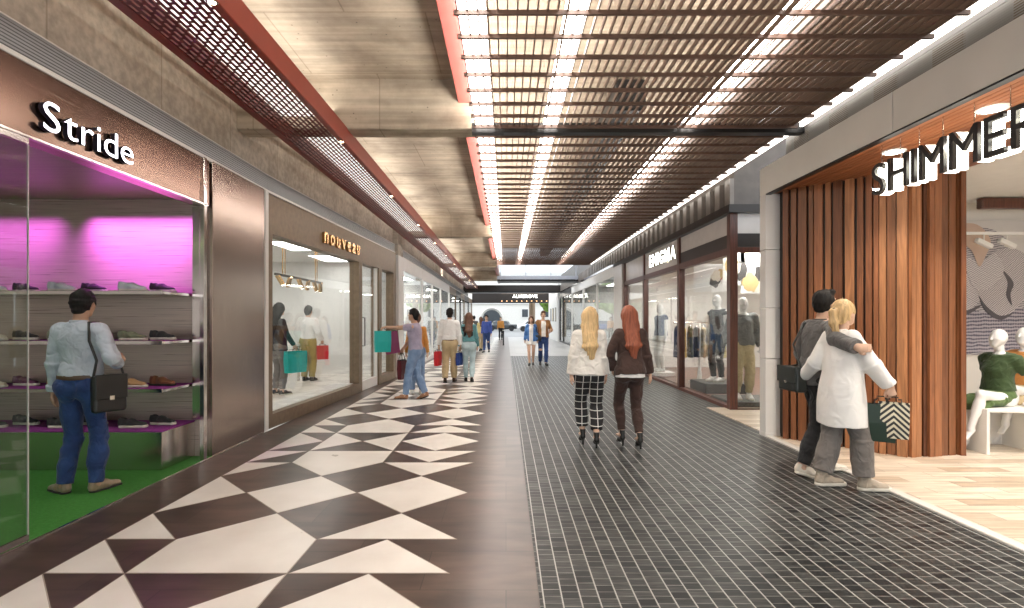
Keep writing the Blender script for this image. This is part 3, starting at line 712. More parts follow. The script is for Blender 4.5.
# ================================================================== figures
M_skin  = mat('light skin', (.62,.40,.29), .5, var=.05, scale=20); M_skin2 = mat('tan skin', (.50,.30,.20), .5, var=.05, scale=20)
M_lip   = mat('lips', (.42,.16,.13), .45); M_eye = mat('eye', (.06,.045,.04), .2)
M_hblack= mat('black hair', (.012,.010,.009), .62, spec=.25, bump=.5, bscale=220, var=.4, scale=60, stretch=(1,1,.1)); M_hbrown = mat('brown hair', (.11,.048,.024), .45, var=.35, scale=60, stretch=(1,1,.1))
M_hblond= mat('blonde hair', (.60,.41,.20), .5, var=.25, scale=60, stretch=(1,1,.08)); M_hred = mat('auburn hair', (.27,.072,.033), .5, var=.3, scale=60, stretch=(1,1,.08))
def cloth(name, col, var=.12, scale=9, bump=.9, rough=.85, bscale=13, stretch=(1,1,1), col2=None): return mat(name, col, rough, var=var, scale=scale, bump=bump*.7, bscale=bscale, sheen=.15, bdetail=1.5, stretch=stretch, col2=col2)
M_mann  = mat('white mannequin', (.80,.79,.77), .28, var=.02, coat=.3)
M_leather = mat('black leather', (.018,.017,.016), .38, bump=.15, bscale=140)
M_beltm = mat('brown belt', (.09,.05,.025), .45)
PROF = {'m': [(.835,.085,.075,-.014),(.87,.145,.105,-.014),(.90,.162,.118,-.014),(1.00,.156,.112,-.008),(1.10,.140,.100,0),(1.22,.148,.108,.002),(1.32,.160,.113,.0),(1.39,.150,.094,-.010),(1.44,.098,.072,-.014),(1.475,.060,.058,-.012)],
        'f': [(.825,.085,.080,-.014),(.855,.145,.108,-.016),(.89,.168,.123,-.018),(.97,.162,.118,-.014),(1.09,.116,.090,0),(1.18,.122,.098,.006),(1.27,.134,.110,.012),(1.36,.126,.082,-.002),(1.41,.082,.062,-.008),(1.45,.050,.049,-.010)]}
def rotm(yaw=0, pitch=0, roll=0):
    return (Matrix.Rotation(R(yaw),3,'Z') @ Matrix.Rotation(R(pitch),3,'X') @ Matrix.Rotation(R(roll),3,'Y'))
def ik(a, c, l1, l2, pole):
    a, c = V3(a), V3(c); d = c-a; dl = np.linalg.norm(d); mx = (l1+l2)*.998
    if dl > mx: c = a + d/dl*mx; d = c-a; dl = mx
    u = d/dl; x = (l1*l1-l2*l2+dl*dl)/(2*dl); y = math.sqrt(max(l1*l1-x*x, 0)); p = V3(pole); p = p-u*(p@u)
    n = np.linalg.norm(p); p = p/n if n > 1e-6 else V3((0,1,0)); return a+u*x+p*y, c

def shoe_parts(kind, h=.005):
    """one shoe, heel behind the origin, toe along +y, sole on z=0"""
    S = SDF((-.06,-.1,-.01), (.06,.22,.26), h); o = {}
    if kind in ('sneaker', 'dress'):
        S.seg((0,-.045,.045),(0,.05,.05),(.035,.045),(.037,.042),k=.02); S.seg((0,.05,.045),(0,.165,.03),(.038,.035),(.036,.024),k=.03)
        S.seg((0,-.05,.05),(0,-.04,.085),(.03,.035),(.034,.04),k=.02)
        S.ell((0,-.025,.125),(.028,.055,.05),sub=True,k=.01); S.clip((0,0,.018),(0,0,-1))
        Z = S.like(); Z.seg((0,-.045,.014),(0,.05,.014),(.040,.03),(.039,.03),k=.01); Z.seg((0,.05,.014),(0,.172,.014),(.043,.03),(.040,.03),k=.02)
        Z.clip((0,0,.028 if kind=='sneaker' else .018),(0,0,1)); Z.clip((0,0,0),(0,0,-1)); o['sole'] = Z.mesh()
        T = S.like()
        for i in range(4): T.seg((-.022,.035+.022*i,.079-.009*i),(.022,.035+.022*i,.079-.009*i),.0045,k=.002)
        T.seg((0,.03,.078),(0,.115,.05),(.016,.006),(.014,.006),k=.004); o['laces'] = T.mesh()
    elif kind == 'boot':
        S.seg((0,-.045,.045),(0,.05,.05),(.037,.045),(.039,.044),k=.02); S.seg((0,.05,.045),(0,.155,.035),(.04,.037),(.037,.028),k=.03)
        S.seg((0,-.03,.05),(0,-.02,.20),(.038,.048),(.044,.052),k=.03); S.clip((0,0,.18),(0,0,1)); S.clip((0,0,.02),(0,0,-1))
        Z = S.like(); Z.seg((0,-.045,.014),(0,.05,.014),(.044,.045),(.043,.045),k=.01); Z.seg((0,.05,.014),(0,.165,.014),(.047,.045),(.042,.045),k=.02)
        Z.clip((0,0,.034),(0,0,1)); Z.clip((0,0,0),(0,0,-1)); o['sole'] = Z.mesh()
    else:                                                    # high heel ankle shoe
        S.seg((0,-.05,.105),(0,.04,.07),(.030,.035),(.033,.03),k=.02); S.seg((0,.04,.06),(0,.13,.022),(.035,.03),(.026,.016),k=.03)
        S.seg((0,-.05,.11),(0,-.033,.205),(.031,.036),(.037,.042),k=.02); S.clip((0,0,.20),(0,0,1)); S.clip((0,0,.003),(0,0,-1))
        Z = S.like(); Z.seg((0,-.06,.09),(0,-.062,.004),(.016,.018),(.011,.012),k=.004); Z.clip((0,0,0),(0,0,-1)); o['heel'] = Z.mesh()
    o['upper'] = S.mesh(); return o
SHOES = {}
def shoe_mesh(kind, part, m):
    if kind not in SHOES: SHOES[kind] = shoe_parts(kind)
    key = (kind, part, m.name)
    if key not in SHOES: V, Q = SHOES[kind][part]; SHOES[key] = np_mesh('shoe_'+part, V, Q, m)
    return SHOES[key]

def person(name, label, cat, loc, heading, H=1.75, sex='m', h=.009, pel=(0,0,0), lean=(0,0), head=(0,0,0), ank=None, foot=((0,0),(0,0)), wr=None, elp=None, knp=None,
           hand=None, skin=None, hair=None, hairstyle='short', wear=(), shoes=None, group=None, face=True, ankh=.08, hands=True, curl=.5, seed=1):
    s = H/1.75; skin = skin or M_skin
    root = empty(name, loc, R(heading), label, cat, group)
    P = lambda p: V3(p)*s
    pel = V3(pel); ln = V3((lean[0], lean[1], 0)); sw = .172 if sex == 'm' else .147; hw = .088 if sex == 'm' else .09
    def sp(z): t = np.clip((z-.95)/.5, 0, 1.3); return pel + ln*t           # spine offset at a body height
    neck = V3((0,-.012,1.45))+sp(1.45); HR = np.array(rotm(*head)); nt_ = V3((0,.008,1.545))+sp(1.52)
    hc = nt_ + HR @ V3((0,.018,.098))
    ank = ank or ((.095,0,ankh),(-.095,0,ankh)); wr = wr or ((.235,.03,.86),(-.235,.03,.86)); elp = elp or ((.35,-1,0),(-.35,-1,0)); knp = knp or ((.08,1,0),(-.08,1,0))
    sh = [V3((sx*sw,-.012,1.405))+sp(1.4) for sx in (1,-1)]; hp = [V3((sx*hw,0,.915))+pel for sx in (1,-1)]
    ul, fl = (.285,.255) if sex == 'm' else (.275,.245)
    arm = []; leg = []
    for i in (0,1):
        e, w_ = ik(sh[i], wr[i], ul, fl, elp[i]); arm.append((sh[i], e, w_)); k_, a_ = ik(hp[i], ank[i], .43, .418, knp[i]); leg.append((hp[i], k_, a_))
    allp = np.array([hc+(0,0,.16), hc+(.14,.15,0), hc-(.14,.15,.0)] + [p for a in arm for p in a] + [p for a in leg for p in a] + [V3(a)-(0,.02,.08) for a in ank])
    lo, hi = allp.min(0)*s-.17*s, allp.max(0)*s+.17*s
    prof = PROF[sex]
    def torso(S, inf=0, z0=None, z1=9, flare=None, k=.03):
        pts = [p for p in prof if p[0] <= z1+.12]
        if flare: pts = [p for p in flare] + [(z, rx, ry, yo) for z, rx, ry, yo in pts if z > flare[-1][0]]
        pts = np.array(pts); z = pts[:,0]; t = np.clip((z-.95)/.5, 0, 1.3)[:,None]; off = pel + ln*t
        S.loft((z+pel[2])*s, off[:,0]*s, (off[:,1]+pts[:,3])*s, (pts[:,1]+inf)*s, (pts[:,2]+inf)*s, k=k*s)
        if z1 > 1.3:
            for q in sh: S.seg(P(q*.85+(sp(1.4)+V3((0,-.012,1.405)))*.15), P(sp(1.44)+V3((0,-.012,1.425))), ((.047 if sex=='m' else .040)+inf)*s, (.045+inf)*s, k=.035*s)
        return S
    def limb(S, i, rs, frac=1.0, k=.02, xd=(1,0,0), src=arm):
        a, b, c = src[i]
        if frac <= .5: b2 = a+(b-a)*frac*2; S.seg(P(a), P(b2), rs[0]*s, (rs[0]+(rs[1]-rs[0])*frac*2)*s, k=k*s, cap=.008*s); return
        f = (frac-.5)*2; c2 = b+(c-b)*f; S.seg(P(a), P(b), rs[0]*s, rs[1]*s, k=k*s); S.seg(P(b), P(c2), rs[1]*s, (rs[1]+(rs[2]-rs[1])*f)*s, k=k*s, cap=.01*s)
    # ---- body: one continuous surface
    S = SDF(lo, hi, h); torso(S)
    ar = (.052,.041,.028) if sex == 'm' else (.043,.035,.024)
    for i in (0,1):
        limb(S, i, ar, k=.03); a, k_, c = leg[i]
        S.seg(P(a), P(k_), .082*s, .056*s, k=.05*s); S.seg(P(k_), P(c), .052*s, .035*s, k=.02*s)
        cm = k_+(c-k_)*.28; fd = c-k_; bk = np.cross(np.cross(fd, V3((0,1,0))), fd); bk /= max(np.linalg.norm(bk),1e-6); S.seg(P(cm-bk*.014), P(cm+(c-k_)*.25-bk*.010), .048*s, .038*s, k=.04*s)
        yaw, pit = foot[i]; FR = np.array(Matrix.Rotation(R(-yaw),3,'Z') @ Matrix.Rotation(R(pit),3,'X'))
        fd = FR @ V3((0,.14,-.045)); S.seg(P(c+FR@V3((0,-.02,-.03))), P(c+fd), (.032*s,.03*s), (.036*s,.018*s), k=.03*s)
    S.seg(P(neck-(0,0,.02)), P(nt_+HR@V3((0,0,.03))), (.056 if sex=='m' else .047)*s, (.052 if sex=='m' else .044)*s, k=.03*s)
    HP = lambda p: P(hc + HR @ V3(p))
    BS = S
    if face is not None:
        S = SDF(HP((0,.01,-.02))-.17*s, HP((0,.01,-.02))+.17*s, h*.6 if h < .01 else h)
        S.seg(P(nt_-HR@V3((0,.0,.03))), P(nt_+HR@V3((0,0,.03))), (.0525 if sex=='m' else .0445)*s, (.052 if sex=='m' else .044)*s, k=.03*s)
        S.ell(HP((0,-.006,.012)), V3((.074,.092,.098))*s, HR, k=.02*s); S.seg(HP((0,.03,-.03)), HP((0,.047,-.088)), (.056*s,.05*s), (.03*s,.026*s), k=.035*s, xd=HR@V3((1,0,0)))
        for x in (1,-1): S.seg(HP((x*.035,.03,-.03)), HP((x*.015,.052,-.085)), .03*s, .022*s, k=.03*s)
        S.seg(HP((0,.088,.012)), HP((0,.104,-.026)), .008*s, .0118*s, k=.012*s)
        if face:
            for x in (1,-1):
                S.ell(HP((x*.031,.092,.012)), V3((.017,.012,.011))*s, HR, k=.012*s, sub=True); S.seg(HP((x*.016,.084,.028)), HP((x*.045,.074,.03)), .008*s, k=.014*s)
                S.ell(HP((x*.074,-.008,-.004)), V3((.010,.019,.030))*s, HR, k=.008*s)
            S.seg(HP((-.02,.074,-.056)), HP((.02,.074,-.056)), .008*s, k=.012*s); S.seg(HP((-.016,.073,-.066)), HP((.016,.073,-.066)), .008*s, k=.010*s)
    V, Q = BS.mesh()
    if S is not BS: V1, Q1 = S.mesh(); Q = np.concatenate([Q, Q1+len(V)]); V = np.concatenate([V, V1])
    mats = [skin, M_lip, hair or M_hblack]; mi = np.zeros(len(Q), int)
    if face:
        q = ((V[Q].mean(1)/s - hc) @ HR)
        mi[((q[:,0]/.024)**2+((q[:,2]+.061)/.0095)**2 < 1)&(q[:,1]>.06)] = 1
        mi[(np.abs(np.abs(q[:,0])-.031)<.018)&(q[:,1]>.05)&(q[:,2]>.027-.15*np.abs(np.abs(q[:,0])-.028))&(q[:,2]<.0345-.15*np.abs(np.abs(q[:,0])-.028))] = 2
    # ---- hands: palm, four fingers of different length and a thumb leaving the side of the palm
    if hands:
        for i in (0,1):
            sx = 1 if i == 0 else -1; a, e, w_ = arm[i]
            d, n, cu = (hand[i] if hand and hand[i] else (None, None, None)); cu = curl if cu is None else cu
            d = V3(d) if d is not None else (w_-e); d = d/np.linalg.norm(d)
            n = V3(n) if n is not None else V3((-sx,.15,0)); n = n-d*(n@d); n /= np.linalg.norm(n)     # palm faces n
            t = np.cross(n, d)*sx                                                                       # towards the thumb
            if n is not None and hand and hand[i] and hand[i][1] is not None: t = np.cross(n, d)*sx
            hs = .93 if sex == 'm' else .85; q0 = w_
            pts = lambda u, v, z: P(q0 + (d*u + t*v + n*z)*hs)
            HS = SDF(P(q0)-.24*s, P(q0)+.24*s, max(h*.5,.0042))
            HS.seg(P(e+(w_-e)*.86), P(w_), ar[2]*1.03*s, ar[2]*.98*s, k=.01*s)
            HS.seg(pts(.0,0,0), pts(.085,.002,0), (.028*s,.019*s), (.040*s,.0145*s), k=.02*s, xd=t)
            for j, (v, ln_) in enumerate(((.028,.070),(.0095,.078),(-.009,.073),(-.027,.058))):
                p = V3((.085,v,0)); ang = .12+.12*cu; prev = pts(*p)
                for m_, fr in enumerate((.45,.32,.23)):
                    ang += cu*(.55 if m_ else .35); q_ = p + V3((math.cos(ang)*ln_*fr, .02*v*m_, math.sin(ang)*ln_*fr)); HS.seg(pts(*p), pts(*q_), (.0092-.001*m_)*s, (.0085-.001*m_)*s, k=.004*s); p = q_
            p = [(.02,.026,.006),(.052,.052,.016),(.078,.058,.028),(.098,.056,.036)]
            for m_ in range(3): HS.seg(pts(*p[m_]), pts(*p[m_+1]), (.0135-.002*m_)*s, (.0115-.0015*m_)*s, k=.012*s)
            V2, Q2 = HS.mesh(); Q = np.concatenate([Q, Q2+len(V)]); V = np.concatenate([V, V2]); mi = np.concatenate([mi, np.zeros(len(Q2), int)])
    link('body', np_mesh('body', V, Q, mats, True, mi), root)
    if face:
        for x in (1,-1):
            m_ = MB(); c_ = HP((x*.031,.074,.012)); m_.lathe([(0,-.0105*s),(.0075*s,-.0075*s),(.0105*s,0),(.0075*s,.0075*s),(0,.0105*s)], c=tuple(c_), n=10); m_.build('eye', M_eye, root)
    # ---- hair
    if hair:
        def cap_(S, lower=-.055, g=0):
            S.ell(HP((0,-.012,.022)), V3((.088+g,.105+g,.109+g))*s, HR, k=.01); S.seg(HP((0,-.05,-.01)), HP((0,-.062,lower)), (.074*s,.05*s), (.060*s,.040*s), k=.03*s, xd=HR@V3((1,0,0)))
            S.ell(HP((0,.115,-.035)), V3((.075,.085,.105))*s, HR, k=.012*s, sub=True)
            for x in (1,-1): S.ell(HP((x*.09,.012,-.05)), V3((.03,.03,.05))*s, HR, k=.01*s, sub=True)
        A = SDF(lo-.1, hi+.1, h*.9)
        if hairstyle == 'short': cap_(A, -.075); A.wrinkle(.0035, 60, seed)
        elif hairstyle == 'quiff': cap_(A); A.seg(HP((-.04,.055,.10)), HP((.04,.06,.10)), .028*s, k=.03*s); A.wrinkle(.003, 70, seed)
        else:
            cap_(A, -.07, .004)
            if hairstyle == 'long':
                bx, by = sp(1.3)[0], sp(1.3)[1]
                A.seg(HP((0,-.05,.02)), HP((0,-.078,-.12)), (.080*s,.055*s), (.088*s,.042*s), k=.04*s, xd=HR@V3((1,0,0))); c0 = hc+HR@V3((0,-.078,-.12))
                A.seg(P(c0), P(V3((bx,by-.135,1.30))), (.088*s,.042*s), (.078*s,.030*s), k=.04*s); A.seg(P(V3((bx,by-.135,1.30))), P(V3((bx+.02,by-.13,1.14))), (.078*s,.030*s), (.030*s,.012*s), k=.05*s)
                for x in (1,-1): A.seg(HP((x*.072,-.01,.0)), P(V3((bx+x*.060,by-.09,1.37))), (.022*s,.04*s), (.016*s,.025*s), k=.05*s)
            if hairstyle in ('pony',):
                q = [(0,-.098,.035),(0,-.135,.01),(.005,-.14,-.09),(.01,-.125,-.20),(.005,-.11,-.25)]; rr = [.022,.033,.036,.026,.008]
                for a, b, r1, r2 in zip(q[:-1], q[1:], rr[:-1], rr[1:]): A.seg(HP(a), HP(b), r1*s, r2*s, k=.02*s)
            X,Y,Z = A._xyz((slice(None),)*3); cx, cy = hc[0]*s, hc[1]*s; th = np.arctan2(X-cx, -(Y-cy)+.04)
            A.F = A.F + (.0028*np.sin(th*26 + 2.2*np.sin(Z*14) + 5*np.sin(th*3)) + .0015*np.sin(th*61+3*np.sin(Z*9))).astype(np.float32)*s
        sdf_obj('hair', A, hair, root)
        if hairstyle == 'pony': MB().tube([tuple(HP((0,-.112,.045))), tuple(HP((0,-.120,.020)))], .026*s, 12).build('hair_tie', M_black, root)
    # ---- clothes
    for wi, g in enumerate(wear):
        kind, m_ = g[0], g[1]; o = g[2] if len(g) > 2 else {}; G = SDF(lo-.12, hi+.12, h); t_ = o.get('t', .016); nm = o.get('name')
        if kind in ('shirt', 'jacket', 'coat', 'tee', 'top'):
            hem = o.get('hem', {'shirt': .97, 'tee': .93, 'jacket': .88, 'coat': .62, 'top': 1.0}[kind]); fr = o.get('sleeve', .3 if kind == 'tee' else .97)
            fl_ = o.get('flare')
            if fl_ is None and hem < .86: fl_ = [(hem-.06,.205,.150,-.012),(.80,.186,.140,-.012),(.95,.168,.126,-.01),(1.09,.145,.110,0),(1.2,.138,.108,.004)]
            elif fl_ is None and kind in ('jacket',): fl_ = [(.78,.182,.134,-.014),(.90,.176,.130,-.014),(1.0,.164,.120,-.008),(1.10,.145 if sex=='m' else .132,.104,0)]
            elif fl_ is None and kind in ('tee','shirt','top') : fl_ = [(.82,.170,.124,-.012),(.97,.165,.118,-.008),(1.09,.150 if sex=='m' else .128,.108 if sex=='m' else .098,0)]
            torso(G, t_, flare=fl_); G.clip(P(V3((0,0,hem))+pel), (0,0,-1)); G.clip(P(neck+V3((0,.0,.018))), (0,.35,1))
            if o.get('open'):                                 # front opening
                G.box(P(V3((0,.22,1.12))+sp(1.1)), V3((o['open'],.16,.50))*s, sub=True)
            if kind != 'vest':
                for i in (0,1):
                    f_ = fr[i] if isinstance(fr, tuple) else fr
                    limb(G, i, tuple(x+t_*.75+o.get('loose',0)*.8 for x in (ar[0]+.0, ar[1]+.003, ar[2]+.006)), f_, k=.035)
            G.wrinkle(.0032*o.get('wr',1)*s, o.get('wf',24), seed+wi, (1,1,.6))
            ob = sdf_obj(nm or kind, G, m_, root)
            if o.get('collar'):
                C = SDF(P(neck)-.2, P(neck)+.2, h*.7); C.seg(P(neck-(0,.004,.03)), P(neck+V3((0,-.006,.042))), (.078*s,.074*s), (.068*s,.064*s), cap=.004); C.seg(P(neck-(0,0,.06)), P(neck+(0,0,.09)), .058*s, sub=True, k=0); C.clip(P(neck+V3((0,.03,.03))), (0,.5,1)); sdf_obj('collar', C, m_, ob)
            if o.get('cuff'):
                for i in (0,1):
                    a, e, w_ = arm[i]; C = SDF(P(w_)-.15, P(w_)+.15, h*.6); u = (w_-e)/np.linalg.norm(w_-e); C.seg(P(w_-u*.055), P(w_-u*.004), (ar[2]+t_+.013)*s, (ar[2]+t_+.010)*s, cap=.003); sdf_obj('cuff', C, m_, ob)
        elif kind in ('trousers', 'shorts'):
            r = o.get('r', (.098,.068,.056)); top = o.get('top', 1.03); fr = o.get('len', .93)
            pts = np.array([p for p in prof if p[0] <= 1.2]); off = pel + ln*np.clip((pts[:,0]-.95)/.5,0,1.3)[:,None]
            G.loft((pts[:,0]+pel[2])*s, off[:,0]*s, (off[:,1]+pts[:,3])*s, (pts[:,1]+t_*.6)*s, (pts[:,2]+t_*.6)*s, k=.03*s)
            G.clip(P(V3((0,0,top))+sp(top)), (0,0,1)); 
            for x in (1,-1): G.ell(P(V3((x*.075,-.065,.90))+pel), V3((.085,.075,.10))*s, k=.04*s)
            for i in (0,1):
                a, k_, c = leg[i]; kn = k_+(c-k_)*.06; c2 = k_+(c-k_)*fr
                if kind == 'shorts': c2 = None; G.seg(P(a), P(a+(k_-a)*o.get('short', .45)), r[0]*s, r[0]*s, k=.05*s, cap=.01*s); continue
                G.seg(P(a), P(kn), r[0]*s, r[1]*s, k=.05*s); G.seg(P(kn), P(c2), r[1]*s, r[2]*s, k=.03*s, cap=.01*s); cm = kn+(c2-kn)*.3; G.seg(P(cm-(0,.012,0)), P(cm+(c2-kn)*.25-(0,.01,0)), (r[1]-.004)*s, k=.04*s)
            G.wrinkle(.003*o.get('wr',1)*s, 24, seed+7+wi, (1,1,1.3))
            ob = sdf_obj(nm or kind, G, m_, root)
            if o.get('pockets'):
                pk = MB()
                for x in (.085,-.085):
                    c_ = V3((x,-.152,.92))+pel; pk.add([P(c_+V3(v)) for v in ((-.055,-.004,.055),(.055,-.004,.055),(.055,-.004,-.03),(0,-.004,-.06),(-.055,-.004,-.03),(-.055,.02,.055),(.055,.02,.055),(.055,.02,-.03),(0,.02,-.06),(-.055,.02,-.03))], [(0,4,3,2,1),(0,1,6,5),(1,2,7,6),(2,3,8,7),(3,4,9,8),(4,0,5,9)])
                pk.build('back_pockets', m_, ob)
        elif kind == 'skirt':
            hem = o.get('hem', .5); pts = o['pts']
            for a, b in zip(pts[:-1], pts[1:]): G.seg(P(V3(a[:3])), P(V3(b[:3])), (a[3]*s,a[4]*s), (b[3]*s,b[4]*s), k=.03*s, cap=.02*s)
            G.wrinkle(.003*s, 30, seed); sdf_obj(nm or 'skirt', G, m_, root)
        elif kind == 'belt':
            z = o.get('z', 1.0); G.loft((np.array([z-.03,z+.03])+pel[2])*s, [0,0], [(-.008+ln[1]*.1)*s]*2, [.174*s,.172*s], [.130*s,.128*s], k=0); G.clip(P(V3((0,0,z+.02))), (0,0,1)); G.clip(P(V3((0,0,z-.02))), (0,0,-1)); sdf_obj('belt', G, m_, root)
        elif kind == 'scarf': pass
    # ---- shoes
    if shoes:
        kd, mu, ms = shoes
        for i in (0,1):
            a = leg[i][2]; yaw, pit = foot[i]; M_ = Matrix.Rotation(R(-yaw),4,'Z') @ Matrix.Rotation(R(pit),4,'X')
            base = {'heel': .155}.get(kd, .085)
            off = M_ @ Vector((0, .03, -base)); loc_ = Vector(a*s)+off*s
            so = None
            for part in ('upper','sole','laces','heel'):
                if kd not in SHOES: SHOES[kd] = shoe_parts(kd)
                if part not in SHOES[kd]: continue
                if part == 'laces' and h > .010: continue
                o_ = bpy.data.objects.new('shoe' if part == 'upper' else 'shoe_'+part, shoe_mesh(kd, part, mu if part != 'sole' else ms)); COL.objects.link(o_)
                if so is None: so = o_; o_.parent = root; o_.location = loc_; o_.rotation_euler = M_.to_euler(); o_.scale = (s,s,s)
                else: o_.parent = so
    info = dict(root=root, arm=[[V3(p)*s for p in a] for a in arm], leg=[[V3(p)*s for p in a] for a in leg], hc=hc*s, s=s)
    M_ = Matrix.Translation(Vector(loc)) @ Matrix.Rotation(R(heading),4,'Z')
    info['W'] = lambda p: M_ @ Vector(tuple(p))
    return info
# ================================================================== people and what they carry
M_blue  = cloth('dark blue jeans', (.022,.062,.20), .45, 7, .9, col2=(.010,.028,.11)); M_ljean = cloth('light blue jeans', (.20,.30,.46), .3, 8, .9, col2=(.13,.21,.36))
M_shirtb= cloth('pale blue shirt', (.50,.55,.62), .06); M_wshirt = cloth('white shirt', (.82,.81,.79), .03)
M_blackc= cloth('black cloth', (.016,.016,.018), .2); M_brownc = cloth('dark brown suiting', (.050,.024,.018), .15)
M_tan   = cloth('tan shoe leather', (.27,.20,.13), .15, rough=.5); M_soleb = mat('dark sole', (.02,.018,.016), .6); M_solew = mat('pale sole', (.62,.58,.50), .6)
def walk(step, w=.085, az=.08, toe=8, lift=.0):
    """right foot forward by step, left foot behind with the heel lifting"""
    return ((w, step*.5, az), (-w, -step*.5, az+.03+lift)), ((toe, 0), (-toe, -22))
def shopping_bag(label, loc, rz, w, d, hgt, m, cat='bag', group=None, hl=.16, tilt=(0,0), print_=None, open_=True):
    """paper carrier hanging from the point loc by its handles"""
    t = empty('shopping_bag', loc, R(rz), label, cat, group); t.rotation_euler = (R(tilt[0]), R(tilt[1]), R(rz))
    z1 = -hl; z0 = z1-hgt; b = .012; w0, d0 = w*.47, d*.42
    m_ = MB(); vs = []
    for z, ww, dd in ((z0, w0, d0), (z0+hgt*.5, w*.5, d*.5), (z1, w*.5, d*.42)): vs += [(-ww,-dd,z),(ww,-dd,z),(ww+.004,0,z),(ww,dd,z),(-ww,dd,z),(-ww-.004,0,z)]
    fs = [(5,4,3,2,1,0)]
    for r in range(2):
        for i in range(6): j=(i+1)%6; fs.append((r*6+i,r*6+j,r*6+6+j,r*6+6+i))
    m_.add(vs, fs)
    inn = [(x*.96, y*.94, z) for x, y, z in vs[12:]]; inb = [(x*.9, y*.85, z0+.02) for x, y, z in vs[12:]]
    m_.add(vs[12:]+inn+inb, [(i,(i+1)%6,6+(i+1)%6,6+i) for i in range(6)]+[(6+i,6+(i+1)%6,12+(i+1)%6,12+i) for i in range(6)]+[(12,13,14,15,16,17)])
    m_.build('bag_body', m, t)
    for sy in (1,-1):
        y = sy*d*.40; MB().tube([(-w*.25,y,z1-.02),(-w*.24,y*.9,z1+.03),(-w*.14,y*.4,-.025),(-.03,sy*.008,-.004),(.03,sy*.008,-.004),(w*.14,y*.4,-.025),(w*.24,y*.9,z1+.03),(w*.25,y,z1-.02)], .0045, 6).build('handle', M_dark if m is not M_blackc else M_black, t)
    return t
M_teal = mat('teal card', (.0,.40,.36), .4, var=.05); M_plum = mat('plum card', (.22,.012,.085), .45); M_redb = mat('red card', (.62,.02,.03), .4); M_navyb = mat('navy card', (.02,.05,.24), .4); M_blkb = mat('black card', (.016,.014,.015), .45); M_mar = mat('maroon card', (.10,.008,.015), .45)
M_olive = mat('olive card', (.09,.12,.05), .5)

# -- man looking at the shoes
a_, f_ = ((.115,.0,.08),(-.115,-.03,.08)), ((18,0),(-62,0))
pA = person('person', 'man seen from behind in pale blue shirt and dark jeans facing the shoe shelves', 'person', (-3.70,4.55,.004), 3, 1.755, 'm', .008, ank=a_, foot=f_, head=(4,-8,0),
    lean=(.0,-.01), wr=((.22,.12,1.10),(-.255,.03,.86)), elp=((.7,-1,-.2),(-.5,-1,0)), hand=(((0.1,.6,.5),(-1,.2,.2),1.2),None), skin=M_skin2, hair=M_hblack, hairstyle='short',
    wear=(('trousers', M_blue, dict(r=(.094,.066,.060), len=.99, top=1.02, wr=1.8, t=.010)), ('belt', M_beltm, dict(z=1.0)), ('shirt', M_shirtb, dict(hem=1.005, collar=1, cuff=1, loose=.004, wr=1.6, t=.015))), shoes=('dress', M_tan, M_soleb), seed=3)
def shoulder_bag(label, pi, c, rz, w, hgt, d, m, sh, front=True, shz=1.475, far=None):
    """soft bag on a strap running over the shoulder point sh (world points)"""
    t = empty('shoulder_bag', c, R(rz), label, 'bag'); S = SDF((-w/2-.03,-d/2-.03,-.03),(w/2+.03,d/2+.03,hgt+.03), .007)
    S.box((0,0,hgt/2),(w/2,d/2,hgt/2), rnd=.028); S.wrinkle(.002, 30, 4); sdf_obj('bag_body', S, m, t)
    MB().box(-w/2+.006,w/2-.006,-d/2-.012,-d/2+.01,hgt*.36,hgt+.006,bev=.005).build('flap', m, t)
    MB().box(-.018,.018,-d/2-.016,-d/2-.008,hgt*.33,hgt*.45,bev=.002).build('buckle', M_steel, t)
    inv = (Matrix.Translation(Vector(c)) @ Matrix.Rotation(R(rz),4,'Z')).inverted(); P = [inv @ Vector(p) for p in sh]
    vs = []; fs = []; pts = [Vector((w/2-.01,0,hgt-.02))]+P+[Vector((-w/2+.01,0,hgt-.02))]
    MB().tube(pts, .011, 6).build('strap', m, t); return t
W = pA['W']
shoulder_bag('black messenger bag hanging at the hip of the man in pale blue shirt', pA, tuple(W((.245,-.02,.70))), 58, .25, .32, .10, M_leather,
    [W((.215,-.125,1.15)), W((.165,-.14,1.32)), W((.115,-.075,1.475)), W((.115,.04,1.475)), W((.16,.14,1.33)), W((.22,.15,1.12))][::-1])

